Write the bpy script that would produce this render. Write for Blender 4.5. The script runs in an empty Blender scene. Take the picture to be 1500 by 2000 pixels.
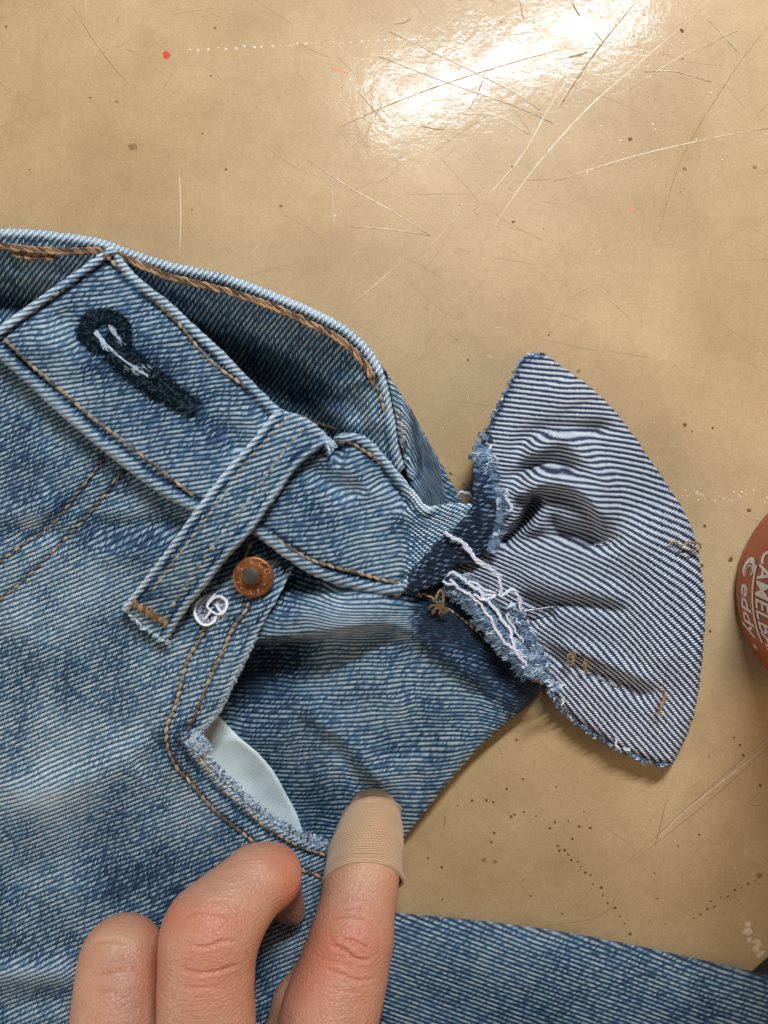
import bpy, bmesh, math, random
import numpy as np
from mathutils import Vector, Matrix
from mathutils.geometry import delaunay_2d_cdt

random.seed(7); RNG = np.random.default_rng(11)
SC = bpy.context.scene
COL = SC.collection
R = math.radians

# ------------------------------------------------------------------ scale
# lengths below are in "u": 1 cm = 65 u.  The camera stands D above the table.
S = 1 / 6500.0
D = 1500.0

# ------------------------------------------------------------------ camera
cam_d = bpy.data.cameras.new("camera")
cam = bpy.data.objects.new("camera", cam_d); COL.objects.link(cam)
cam.location = (0, 0, D * S)
cam_d.sensor_fit = 'VERTICAL'; cam_d.sensor_height = 24
cam_d.lens = 12.0 * D / 1000.0
cam_d.clip_start = 0.005; cam_d.clip_end = 50
SC.camera = cam

# ------------------------------------------------------------------ light
world = bpy.data.worlds.new("World"); SC.world = world; world.use_nodes = True
bg = world.node_tree.nodes["Background"]
bg.inputs[0].default_value = (0.93, 0.96, 1.0, 1); bg.inputs[1].default_value = 0.115

def area(name, loc, aim, sx, sy, power, col, rot=0.0):
    l = bpy.data.lights.new(name, 'AREA'); l.shape = 'RECTANGLE'; l.size = sx; l.size_y = sy
    l.energy = power; l.color = col
    o = bpy.data.objects.new(name, l); COL.objects.link(o); o.location = loc
    d = Vector(aim) - Vector(loc)
    o.rotation_euler = (d.to_track_quat('-Z', 'Y').to_matrix() @ Matrix.Rotation(rot, 3, 'Z')).to_euler()
    return o
area("strip_lamp", (0.112, 0.429, 0.50), (0.02, 0.0, 0), 0.26, 0.028, 5.7, (0.91, 0.985, 1.09), R(30))
area("side_lamp", (-1.20, -0.44, 0.66), (0, 0, 0), 0.70, 0.50, 8.5, (1.0, 0.90, 0.78))
area("warm_fill", (1.25, -0.30, 0.72), (0.05, -0.1, 0), 0.5, 0.4, 5.5, (1.0, 0.66, 0.34))  # unseen warm fill, added to tint the lower right of the table

SC.view_settings.view_transform = 'Standard'; SC.view_settings.look = 'None'
SC.view_settings.exposure = 0.12; SC.view_settings.gamma = 1.0
SC.render.engine = 'CYCLES'
SC.cycles.max_bounces = 6; SC.cycles.diffuse_bounces = 3

# ------------------------------------------------------------------ helpers: placing
def W(u, v, h):
    f = (D - h) / D
    return ((u - 750) * f * S, (1000 - v) * f * S, h * S)

def Wn(u, v, h):
    f = (D - h) / D
    return np.stack([(u - 750) * f * S, (1000 - v) * f * S, h * S], -1)

def tag(o, label=None, cat=None, group=None, kind=None):
    if label: o["label"] = label
    if cat: o["category"] = cat
    if group: o["group"] = group
    if kind: o["kind"] = kind
    return o

def empty(name, loc, label, cat, group=None):
    o = bpy.data.objects.new(name, None); COL.objects.link(o); o.location = loc
    o.empty_display_size = 0.01
    return tag(o, label, cat, group)

def link(name, me, mat, parent=None, smooth=True):
    o = bpy.data.objects.new(name, me); COL.objects.link(o)
    if mat: me.materials.append(mat)
    if smooth and len(me.polygons):
        me.polygons.foreach_set("use_smooth", np.ones(len(me.polygons), bool))
    if parent:
        o.parent = parent
        M = Matrix.Identity(4); p = parent
        chain = []
        while p: chain.append(p); p = p.parent
        for q in reversed(chain): M = M @ (q.matrix_parent_inverse @ Matrix.LocRotScale(q.location, q.rotation_euler, q.scale))
        o.matrix_parent_inverse = M.inverted()
    return o

def catmull(pts, step, closed=False):
    """pts: (u, v) or (u, v, 1) for a corner -> resampled polyline"""
    P = np.array([p[:2] for p in pts], float); n = len(P)
    cor = [len(p) > 2 for p in pts]
    out = []
    segs = n if closed else n - 1
    for i in range(segs):
        j = (i + 1) % n
        a, b = P[i], P[j]
        if cor[i] or (not closed and i == 0): ta = b - a
        else: ta = (b - P[i - 1]) / 2
        if cor[j] or (not closed and j == n - 1): tb = b - a
        else: tb = (P[(j + 1) % n] - a) / 2
        L = np.linalg.norm(b - a)
        if L < 1e-6: continue
        m = L * 1.0
        na, nb = np.linalg.norm(ta), np.linalg.norm(tb)
        ta = ta / max(na, 1e-6) * min(na, m * 1.3); tb = tb / max(nb, 1e-6) * min(nb, m * 1.3)
        k = max(1, int(round(L / step)))
        t = (np.arange(k) / k)[:, None]
        out.append((2*t**3 - 3*t**2 + 1) * a + (t**3 - 2*t**2 + t) * ta + (-2*t**3 + 3*t**2) * b + (t**3 - t**2) * tb)
    if not closed: out.append(P[-1:])
    return np.concatenate(out)

def seg_dist(P, poly, closed=False, chunk=3000):
    """distance, signed side and parameter (0..1) of points P to a polyline"""
    A = poly if closed else poly[:-1]
    B = np.roll(poly, -1, 0) if closed else poly[1:]
    AB = B - A; L2 = np.maximum((AB**2).sum(1), 1e-9)
    cum = np.concatenate([[0], np.cumsum(np.sqrt(L2))]); tot = cum[-1]
    d = np.empty(len(P)); s = np.empty(len(P)); t = np.empty(len(P))
    for i in range(0, len(P), chunk):
        Q = P[i:i+chunk]
        QA = Q[:, None, :] - A[None]
        tt = np.clip((QA * AB[None]).sum(2) / L2[None], 0, 1)
        E = QA - tt[..., None] * AB[None]
        dd = (E**2).sum(2)
        k = dd.argmin(1); r = np.arange(len(Q))
        d[i:i+chunk] = np.sqrt(dd[r, k])
        s[i:i+chunk] = AB[k, 0] * QA[r, k, 1] - AB[k, 1] * QA[r, k, 0]
        t[i:i+chunk] = (cum[k] + tt[r, k] * np.sqrt(L2[k])) / tot
    return d, s, t

def inside(P, poly, chunk=4000):
    A = poly; B = np.roll(poly, -1, 0); res = np.zeros(len(P), bool)
    for i in range(0, len(P), chunk):
        x = P[i:i+chunk, 0][:, None]; y = P[i:i+chunk, 1][:, None]
        c = (A[None, :, 1] > y) != (B[None, :, 1] > y)
        xi = (B[None, :, 0] - A[None, :, 0]) * (y - A[None, :, 1]) / (B[None, :, 1] - A[None, :, 1] + 1e-12) + A[None, :, 0]
        res[i:i+chunk] = (c & (x < xi)).sum(1) % 2 == 1
    return res

_lat = {}
def vn(u, v, scale, seed=0):
    """smooth value noise in -1..1"""
    if seed not in _lat: _lat[seed] = np.random.default_rng(seed + 100).uniform(-1, 1, (128, 128))
    L = _lat[seed]
    x = np.asarray(u, float) / scale + 40; y = np.asarray(v, float) / scale + 40
    i = np.floor(x).astype(int); j = np.floor(y).astype(int); fx = x - i; fy = y - j
    fx = fx*fx*(3-2*fx); fy = fy*fy*(3-2*fy)
    g = lambda a, b: L[a % 128, b % 128]
    return (g(i, j)*(1-fx)*(1-fy) + g(i+1, j)*fx*(1-fy) + g(i, j+1)*(1-fx)*fy + g(i+1, j+1)*fx*fy)

def smooth(x, a, b):
    t = np.clip((x - a) / (b - a), 0, 1); return t*t*(3-2*t)

class Ridges:
    """a list of folds: (polyline, amplitude, width on one side, width on the other)"""
    def __init__(self, lst):
        self.l = [(catmull(p, 12), a, w1, w2) for p, a, w1, w2 in lst]
    def __call__(self, u, v):
        u = np.atleast_1d(np.asarray(u, float)); v = np.atleast_1d(np.asarray(v, float))
        P = np.stack([u, v], 1); h = np.zeros(len(u))
        for poly, a, w1, w2 in self.l:
            lo = poly.min(0) - 3*max(w1, w2); hi = poly.max(0) + 3*max(w1, w2)
            m = ((P >= lo) & (P <= hi)).all(1)
            if not m.any(): continue
            d, s, t = seg_dist(P[m], poly)
            w = np.where(s > 0, w1, w2)
            # side switch is smooth because both sides meet at d = 0
            h[m] += a * np.exp(-(d / w)**2) * smooth(t, -0.02, 0.2) * (1 - smooth(t, 0.8, 1.02))
        return h

# ------------------------------------------------------------------ helpers: meshes
def mesh_np(name, V, F, uv=None, attrs=None):
    me = bpy.data.meshes.new(name)
    me.from_pydata(V.tolist() if isinstance(V, np.ndarray) else V, [], F.tolist() if isinstance(F, np.ndarray) else F)
    if uv is not None:
        l = me.uv_layers.new(name="UVMap")
        vi = np.empty(len(me.loops), np.int32); me.loops.foreach_get("vertex_index", vi)
        l.data.foreach_set("uv", uv[vi].astype(np.float32).ravel())
    for k, a in (attrs or {}).items():
        at = me.attributes.new(k, 'FLOAT', 'POINT'); at.data.foreach_set("value", a.astype(np.float32))
    me.update()
    return me

def patch(name, outline, hf, mat, parent, ang, step=5.0, edge=(7, 7), skirt=14, wear_shade=None, hems=(), jag=0.6,
          warp=None, kh=(0.5, 0.5), edge_wear=0.35, edge_wear_w=9, thick_to=None, frame=None, grooves=()):
    """a piece of cloth: outline in plan, height field, rounded edge, thickness, woven direction 'ang'"""
    B = catmull(outline, step, closed=True)
    B = B + RNG.normal(0, jag, B.shape)
    lo, hi = B.min(0), B.max(0)
    gu, gv = np.meshgrid(np.arange(lo[0], hi[0], step), np.arange(lo[1], hi[1], step * 0.866))
    gu = gu + (np.arange(gu.shape[0]) % 2)[:, None] * step / 2
    G = np.stack([gu.ravel(), gv.ravel()], 1)
    G = G[inside(G, B)]
    d, _, _ = seg_dist(G, B, closed=True)
    k = d > step * 0.55; G = G[k]; d = d[k]
    P = np.concatenate([B, G]); dist = np.concatenate([np.zeros(len(B)), d])
    nb = len(B)
    vs, es, fs, ov, oe, of = delaunay_2d_cdt([Vector(p) for p in P], [(i, (i+1) % nb) for i in range(nb)], [list(range(nb))], 1, 1e-4)
    if len(vs) != len(P):
        P2 = np.array([tuple(q) for q in vs]); idx = np.array([o[0] if o else 0 for o in ov]); dist = dist[idx]; P = P2
    u, v = P[:, 0], P[:, 1]
    h = hf(u, v); hz = h - h.mean()
    hemw = np.zeros(len(P)); seam_dark = np.zeros(len(P))
    for hp, w, amp in hems:                      # hem: a soft roll along a line, then the stitched groove
        line = catmull(hp, 6)
        dd, _, _ = seg_dist(P, line)
        h = h + amp * np.exp(-((dd - w*0.45) / (w*0.42))**2) - amp*1.2*np.exp(-((dd - w) / (w*0.2))**2)
        pk = 0.5 + 0.5*vn(u, v, 7, 5)
        seam_dark = np.maximum(seam_dark, 0.40*np.exp(-((dd - w)/(w*0.22))**2))
        hemw = np.maximum(hemw, np.exp(-((dd - w*0.3) / (w*0.38))**2) * (0.55 + 0.5*pk))
    for gp, gd in grooves:                       # seams sink in, and stay darker where they were never rubbed
        dd, _, _ = seg_dist(P, catmull(gp, 6)); g_ = np.exp(-(dd/5.0)**2)
        h = h - gd*g_ + gd*0.8*np.exp(-((dd - 13)/6.0)**2)*(0.6 + 0.4*vn(u, v, 9, 6)); seam_dark = seam_dark + 0.34*np.exp(-(dd/5.5)**2)
    ew, drop = edge
    q = np.clip(1 - dist / ew, 0, 1)
    hh = h - drop * (1 - np.sqrt(1 - q*q*0.98))
    wr = (wear_shade(u, v) if wear_shade else np.zeros(len(P))) + 0.34*hemw - seam_dark + edge_wear*np.exp(-(dist / edge_wear_w)**2)
    # thread direction
    a = R(ang)
    hz = np.clip(hz, -60, 60); qu = u + kh[0]*hz + 3.0*vn(u, v, 150, 21) + 0.4*vn(u, v, 30, 22); qv = -v + kh[1]*hz + 3.0*vn(u, v, 150, 23) + 0.4*vn(u, v, 30, 24)
    if warp: du, dv = warp(u, v); qu = qu + du; qv = qv + dv
    if frame:                                    # the weave turns with height in the picture plane
        tv = np.linspace(P[:, 1].min() - 5, P[:, 1].max() + 5, 400); th = frame[1](tv); st = tv[1] - tv[0]
        Fc = np.interp(v, tv, np.cumsum(np.cos(th))*st); Fs = np.interp(v, tv, np.cumsum(np.sin(th))*st); tt_ = frame[1](v)
        ru_, rv_ = Fs + np.cos(tt_)*(u - frame[0]), Fc - np.sin(tt_)*(u - frame[0])
        qu = qu - u + ru_; qv = qv + v - rv_
    uv = np.stack([qu*math.sin(a) - qv*math.cos(a), qu*math.cos(a) + qv*math.sin(a)], 1)
    V = Wn(u, v, hh)
    F = [list(f) for f in fs]
    # orient up
    P3 = P
    FF = []
    for f in F:
        a0, b0, c0 = P3[f[0]], P3[f[1]], P3[f[2]]
        cr = (b0[0]-a0[0])*(c0[1]-a0[1]) - (b0[1]-a0[1])*(c0[0]-a0[0])
        FF.append(f if cr < 0 else f[::-1])
    # rim going down to give the cloth its thickness
    n0 = len(V); bi = np.arange(nb)
    hb = hh[:nb] - skirt if thick_to is None else np.full(nb, thick_to)
    c = P[:nb].mean(0)
    V = np.concatenate([V, Wn(u[:nb], v[:nb], hb)])
    uv = np.concatenate([uv, uv[:nb] + np.stack([0.3*(hh[:nb] - hb), 0.95*(hh[:nb] - hb)], 1)]); wr = np.concatenate([wr, wr[:nb]])
    orient = np.sum(B[:, 0]*np.roll(B[:, 1], -1) - np.roll(B[:, 0], -1)*B[:, 1]) > 0
    for i in range(nb):
        j = (i+1) % nb
        FF.append([i, j, n0+j, n0+i] if orient else [j, i, n0+i, n0+j])
    me = mesh_np(name, V, FF, uv, {"wear_shade": wr})
    return link(name, me, mat, parent)

class Mesher:
    def __init__(s): s.V = []; s.F = []; s.A = []; s.n = 0
    def add(s, V, F, val=None):
        s.V.append(np.asarray(V, float)); s.F += [[i + s.n for i in f] for f in F]
        s.A.append(np.full(len(V), random.random() if val is None else val)); s.n += len(V)
    def tube(s, pts, r, sides=6, taper=0.0, val=None, flat=1.0, r_end=None):
        """pts: (n,3) metric positions; r metric radius"""
        P = np.asarray(pts, float); n = len(P)
        T = np.gradient(P, axis=0); T /= np.maximum(np.linalg.norm(T, axis=1, keepdims=True), 1e-12)
        up = np.array([0, 0, 1.0])
        X = np.cross(T, up); ln = np.linalg.norm(X, axis=1, keepdims=True)
        X = np.where(ln < 1e-3, np.array([[1.0, 0, 0]]), X / np.maximum(ln, 1e-9)); Y = np.cross(X, T)
        t = np.linspace(0, 1, n)
        rr = r * (1 - taper * np.abs(2*t - 1)**3)
        if r_end is not None: rr = r + (r_end - r)*t
        a = np.arange(sides) * 2*math.pi/sides
        V = P[:, None, :] + rr[:, None, None]*(np.cos(a)[None, :, None]*X[:, None, :] + flat*np.sin(a)[None, :, None]*Y[:, None, :])
        V = V.reshape(-1, 3); F = []
        for i in range(n-1):
            for k in range(sides):
                k2 = (k+1) % sides
                F.append([i*sides+k, i*sides+k2, (i+1)*sides+k2, (i+1)*sides+k])
        F.append([k for k in range(sides)][::-1]); F.append([(n-1)*sides+k for k in range(sides)])
        s.add(V, F, val)
    def build(s, name, mat, parent=None, smooth_=True):
        V = np.concatenate(s.V)
        me = mesh_np(name, V, s.F, None, {"rnd": np.concatenate(s.A)})
        return link(name, me, mat, parent, smooth_)

def curve_pts(pts, hf=None, lift=0, step=4):
    """(u,v[,h]) control points -> metric polyline following hf or the given heights"""
    c = catmull([p[:2] for p in pts], step)
    if hf is not None:
        h = hf(c[:, 0], c[:, 1]) + lift
    else:
        P = np.array([p[:2] for p in pts], float)
        cs = np.concatenate([[0], np.cumsum(np.linalg.norm(np.diff(P, axis=0), axis=1))])
        cc = np.concatenate([[0], np.cumsum(np.linalg.norm(np.diff(c, axis=0), axis=1))]); cc *= cs[-1]/cc[-1]
        h = np.interp(cc, cs, [p[2] for p in pts]) + lift
    return Wn(c[:, 0], c[:, 1], h)

def stitch_line(name, path, hf, mat, parent, length=15, gap=2.5, r=2.6, lift=1.2, tilt=10, dip=1.2):
    """one seam: every stitch a short plump twisted thread"""
    c = catmull(path, 2.0)
    cum = np.concatenate([[0], np.cumsum(np.linalg.norm(np.diff(c, axis=0), axis=1))])
    m = Mesher(); s = random.uniform(0, 4)
    while s + length < cum[-1]:
        L = length*random.uniform(0.85, 1.12)
        t = np.linspace(s, s+L, 7)
        uu = np.interp(t, cum, c[:, 0]); vv = np.interp(t, cum, c[:, 1])
        d = np.array([uu[-1]-uu[0], vv[-1]-vv[0]]); d /= np.linalg.norm(d) + 1e-9; nrm = np.array([-d[1], d[0]])
        k = math.tan(R(tilt + random.uniform(-5, 5))) * (t - t.mean())
        uu = uu + nrm[0]*k; vv = vv + nrm[1]*k
        x = np.linspace(-1, 1, 7)
        hh = hf(uu, vv) + lift - dip*2.2*np.abs(x)**3
        m.tube(Wn(uu, vv, hh), r*S*random.uniform(0.88, 1.12), 6, taper=0.62)
        s += L + gap*random.uniform(0.7, 1.3)
    return m.build(name, mat, parent)

def rope_line(name, path, hf, mat, parent, width=11, pitch=11, r=3.0, lift=2):
    """chain stitch: overlapping slanted strands in a braid"""
    c = catmull(path, 2.0)
    cum = np.concatenate([[0], np.cumsum(np.linalg.norm(np.diff(c, axis=0), axis=1))])
    m = Mesher(); s = 0.0; k = 0
    while s + pitch*2 < cum[-1]:
        for side in (-1, 1):
            s0 = s + (pitch*0.5 if side > 0 else 0)
            L = pitch*1.9
            t = np.linspace(s0, s0+L, 9)
            uu = np.interp(t, cum, c[:, 0]); vv = np.interp(t, cum, c[:, 1])
            d = np.array([uu[-1]-uu[0], vv[-1]-vv[0]]); d /= np.linalg.norm(d) + 1e-9; nrm = np.array([-d[1], d[0]])
            x = np.linspace(-1, 1, 9)
            off = side*(width*0.30*(1 - 1.3*x*x*0.9)) + x*width*0.22 + random.uniform(-.7, .7)
            hh = hf(uu, vv) + lift + 2.4*(1 - x*x) - 1.2
            m.tube(Wn(uu + nrm[0]*off, vv + nrm[1]*off, hh), r*S*random.uniform(.85, 1.15), 6, taper=0.6)
        s += pitch; k += 1
    return m.build(name, mat, parent)

# ------------------------------------------------------------------ materials
class NT:
    def __init__(s, tree): s.t = tree; s.n = tree.nodes; s.l = tree.links
    def node(s, typ, **kw):
        n = s.n.new(typ)
        for k, v in kw.items(): setattr(n, k, v)
        return n
    def put(s, sock, v):
        if v is None: return
        if hasattr(v, 'is_output'): s.l.new(v, sock)
        else: sock.default_value = v
    def m(s, op, a, b=None, c=None, clamp=False):
        n = s.node('ShaderNodeMath', operation=op, use_clamp=clamp)
        for i, x in enumerate((a, b, c)): s.put(n.inputs[i], x)
        return n.outputs[0]
    def mix(s, f, a, b, blend='MIX'):
        n = s.node('ShaderNodeMix', data_type='RGBA', blend_type=blend)
        s.put(n.inputs[0], f); s.put(n.inputs[6], a); s.put(n.inputs[7], b); return n.outputs[2]
    def noise(s, vec, scale, detail=2, rough=0.5, dim='3D'):
        n = s.node('ShaderNodeTexNoise', noise_dimensions=dim)
        if vec is not None: s.l.new(vec, n.inputs['Vector'])
        n.inputs['Scale'].default_value = scale; n.inputs['Detail'].default_value = detail; n.inputs['Roughness'].default_value = rough
        return n.outputs[0]
    def ramp(s, f, stops, interp='LINEAR'):
        n = s.node('ShaderNodeValToRGB'); n.color_ramp.interpolation = interp
        e = n.color_ramp.elements
        while len(e) > 1: e.remove(e[-1])
        e[0].position = stops[0][0]; e[0].color = (*stops[0][1], 1)
        for p, c in stops[1:]:
            x = e.new(p); x.color = (*c, 1)
        s.put(n.inputs[0], f); return n.outputs[0]
    def attr(s, name):
        return s.node('ShaderNodeAttribute', attribute_name=name).outputs['Fac']
    def bump(s, h, dist, strength=1.0, normal=None):
        n = s.node('ShaderNodeBump'); s.put(n.inputs['Height'], h)
        n.inputs['Distance'].default_value = dist; n.inputs['Strength'].default_value = strength
        if normal is not None: s.l.new(normal, n.inputs['Normal'])
        return n.outputs[0]

def material(name):
    m = bpy.data.materials.new(name); m.use_nodes = True
    nt = NT(m.node_tree); b = m.node_tree.nodes["Principled BSDF"]
    return m, nt, b

def sep(nt, v):
    n = nt.node('ShaderNodeSeparateXYZ'); nt.l.new(v, n.inputs[0]); return n.outputs[0], n.outputs[1]
def comb(nt, x, y, z=0.0):
    n = nt.node('ShaderNodeCombineXYZ'); nt.put(n.inputs[0], x); nt.put(n.inputs[1], y); nt.put(n.inputs[2], z); return n.outputs[0]

def denim(name, A, B, fade0, dash_ramp, gap_ramp, gapf=0.24, edge_pow=1.0, blotch=0.7, seg_var=0.72, bump=2.4, streak=0.15, yjit=0.25):
    """warp-faced twill: floats of length 3B on yarns A apart, each yarn shifted by B"""
    m, nt, b = material(name)
    uvn = nt.node('ShaderNodeUVMap', uv_map="UVMap"); uv = uvn.outputs[0]
    x0, y0 = sep(nt, uv)
    w1 = nt.m('MULTIPLY', nt.m('SUBTRACT', nt.noise(uv, 0.05, 2), 0.5), 1.8)
    w2 = nt.m('MULTIPLY', nt.m('SUBTRACT', nt.noise(comb(nt, y0, x0, 3.3), 0.11, 1), 0.5), 1.2)
    x = nt.m('DIVIDE', nt.m('ADD', x0, w1), A)
    y = nt.m('ADD', y0, w2)
    i = nt.m('FLOOR', x); f = nt.m('FRACT', x)
    wn = nt.node('ShaderNodeTexWhiteNoise', noise_dimensions='1D'); nt.l.new(i, wn.inputs['W']); ri = wn.outputs['Value']
    yy = nt.m('SUBTRACT', nt.m('DIVIDE', y, B), i)
    yy = nt.m('ADD', yy, nt.m('MULTIPLY', nt.m('SUBTRACT', ri, 0.5), yjit))
    y4 = nt.m('DIVIDE', yy, 4.0)
    k = nt.m('FLOOR', y4); ph = nt.m('FRACT', y4)
    wn2 = nt.node('ShaderNodeTexWhiteNoise', noise_dimensions='2D'); nt.l.new(comb(nt, i, k), wn2.inputs['Vector']); rs = wn2.outputs['Value']
    g = nt.m('ADD', gapf, nt.m('MULTIPLY', nt.m('SUBTRACT', rs, 0.5), 0.14))
    t = nt.m('DIVIDE', ph, nt.m('SUBTRACT', 1.0, g))
    e = nt.m('ABSOLUTE', nt.m('SUBTRACT', nt.m('MULTIPLY', t, 2.0), 1.0))
    my = nt.m('SUBTRACT', 1.0, nt.m('POWER', nt.m('MINIMUM', e, 1.0), 2.6), clamp=True)
    mx = nt.m('POWER', nt.m('SINE', nt.m('MULTIPLY', f, math.pi)), edge_pow)
    mk = nt.m('MULTIPLY', mx, my)
    # fading of the dye, and any shade painted into the attribute
    big = nt.noise(uv, 0.0085, 3, 0.6)
    med = nt.noise(comb(nt, nt.m('MULTIPLY', x0, 1.0), nt.m('MULTIPLY', y0, 0.35), 1.0), 0.045, 3, 0.65)
    st = nt.noise(comb(nt, nt.m('MULTIPLY', x0, 0.22), nt.m('MULTIPLY', y0, 0.012), 7.0), 1.0, 2, 0.6)
    fade = nt.m('ADD', fade0, nt.attr("wear_shade"))
    fade = nt.m('ADD', fade, nt.m('MULTIPLY', nt.m('SUBTRACT', big, 0.5), blotch))
    fade = nt.m('ADD', fade, nt.m('MULTIPLY', nt.m('SUBTRACT', med, 0.5), blotch*0.35))
    fade = nt.m('ADD', fade, nt.m('MULTIPLY', nt.m('SUBTRACT', st, 0.5), streak))
    fd = nt.m('ADD', fade, nt.m('MULTIPLY', nt.m('SUBTRACT', rs, 0.5), seg_var), clamp=True)
    fade = nt.m('DIVIDE', fade, 1.6, clamp=True)
    dc = nt.ramp(fd, dash_ramp); gc = nt.ramp(fade, gap_ramp)
    fib = nt.noise(comb(nt, nt.m('MULTIPLY', x0, 1.0), nt.m('MULTIPLY', y0, 0.25), 0.0), 0.9, 2)
    mkk = nt.m('MULTIPLY', mk, nt.m('ADD', 0.72, nt.m('MULTIPLY', fib, 0.56)), clamp=True)
    nt.put(b.inputs['Base Color'], nt.mix(mkk, gc, dc))
    b.inputs['Roughness'].default_value = 0.8
    b.inputs['Specular IOR Level'].default_value = 0.25
    b.inputs['Sheen Weight'].default_value = 0.05; b.inputs['Sheen Roughness'].default_value = 0.5
    nt.put(b.inputs['Normal'], nt.bump(nt.m('ADD', mk, nt.m('MULTIPLY', fib, 0.35)), bump*S, 1.0))
    return m

DR = [(0.0, (0.014, 0.046, 0.100)), (0.3, (0.105, 0.230, 0.375)), (0.55, (0.41, 0.60, 0.69)), (1.0, (0.90, 0.96, 0.95))]
GR = [(0.0, (0.001, 0.003, 0.010)), (0.3, (0.004, 0.020, 0.048)), (0.62, (0.030, 0.080, 0.135)), (1.0, (0.34, 0.43, 0.48))]
M_body = denim("denim_body", 2.75, 3.45, 0.60, DR, GR, gapf=0.27, blotch=0.5)
M_band = denim("denim_waistband", 2.95, 3.95, 0.60, DR, GR, gapf=0.29)
M_loop = denim("denim_belt_loop", 3.1, 4.0, 0.64, DR, GR, gapf=0.30)
M_side = denim("denim_side", 2.7, 3.35, 0.63, DR, GR, gapf=0.28, blotch=0.65)
M_rear = denim("denim_inside_band", 2.9, 3.8, 0.50, DR, GR, gapf=0.34, seg_var=0.6)
M_dark = denim("denim_unfaded", 3.0, 3.8, 0.02, [(0.0, (0.006, 0.018, 0.045)), (0.2, (0.03, 0.07, 0.15)), (0.5, (0.22, 0.34, 0.48)), (1.0, (0.6, 0.7, 0.8))], GR, gapf=0.32, blotch=0.35, seg_var=1.2)
RR = [(0.0, (0.10, 0.16, 0.26)), (0.25, (0.40, 0.50, 0.58)), (0.6, (0.76, 0.78, 0.80)), (1.0, (0.88, 0.88, 0.87))]
RG = [(0.0, (0.002, 0.006, 0.018)), (0.4, (0.005, 0.016, 0.045)), (1.0, (0.05, 0.09, 0.15))]
M_rev = denim("denim_reverse", 3.5, 3.5, 0.70, RR, RG, gapf=0.36, edge_pow=0.5, blotch=0.35, seg_var=0.4, bump=3.0, streak=0.1, yjit=0.15)
M_leg = denim("denim_leg", 2.85, 3.0, 0.56, DR, GR, gapf=0.33, blotch=0.4, seg_var=0.7, bump=2.5, yjit=0.25)

def thread_mat(name, c1, c2, rough=0.7, fuzz=0.6, spec=0.3):
    m, nt, b = material(name)
    tc = nt.node('ShaderNodeTexCoord').outputs['Object']
    n1 = nt.noise(tc, 4200, 2); r = nt.attr("rnd")
    f = nt.m('ADD', nt.m('MULTIPLY', nt.m('SUBTRACT', n1, 0.3), 1.1), nt.m('MULTIPLY', nt.m('SUBTRACT', r, 0.35), 0.8), clamp=True)
    nt.put(b.inputs['Base Color'], nt.mix(f, (*c1, 1), (*c2, 1)))
    b.inputs['Roughness'].default_value = rough; b.inputs['Specular IOR Level'].default_value = spec
    b.inputs['Sheen Weight'].default_value = 0.0 if c2[0] < 0.05 else 0.15
    if c2[0] < 0.05: b.inputs['Specular IOR Level'].default_value = 0.05
    nt.put(b.inputs['Normal'], nt.bump(n1, fuzz*S*1.5, 1.0))
    return m
M_tan = thread_mat("tan_thread", (0.07, 0.038, 0.015), (0.56, 0.37, 0.19))
M_tanl = thread_mat("faded_tan_thread", (0.22, 0.15, 0.08), (0.62, 0.47, 0.29))
M_brown = thread_mat("brown_thread", (0.04, 0.018, 0.006), (0.46, 0.26, 0.115), rough=0.55)
M_gold = thread_mat("ochre_thread", (0.10, 0.05, 0.013), (0.56, 0.34, 0.13))
M_white = thread_mat("white_thread", (0.62, 0.62, 0.68), (0.86, 0.85, 0.88))
M_navy = thread_mat("navy_fluff", (0.0008, 0.002, 0.004), (0.014, 0.032, 0.048))
M_stray = thread_mat("stray_navy_fibre", (0.004, 0.012, 0.022), (0.06, 0.12, 0.17))
M_bluef = thread_mat("blue_grey_fluff", (0.015, 0.04, 0.085), (0.32, 0.44, 0.56))
M_palef = thread_mat("pale_fluff", (0.35, 0.44, 0.52), (0.75, 0.80, 0.84))

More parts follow.
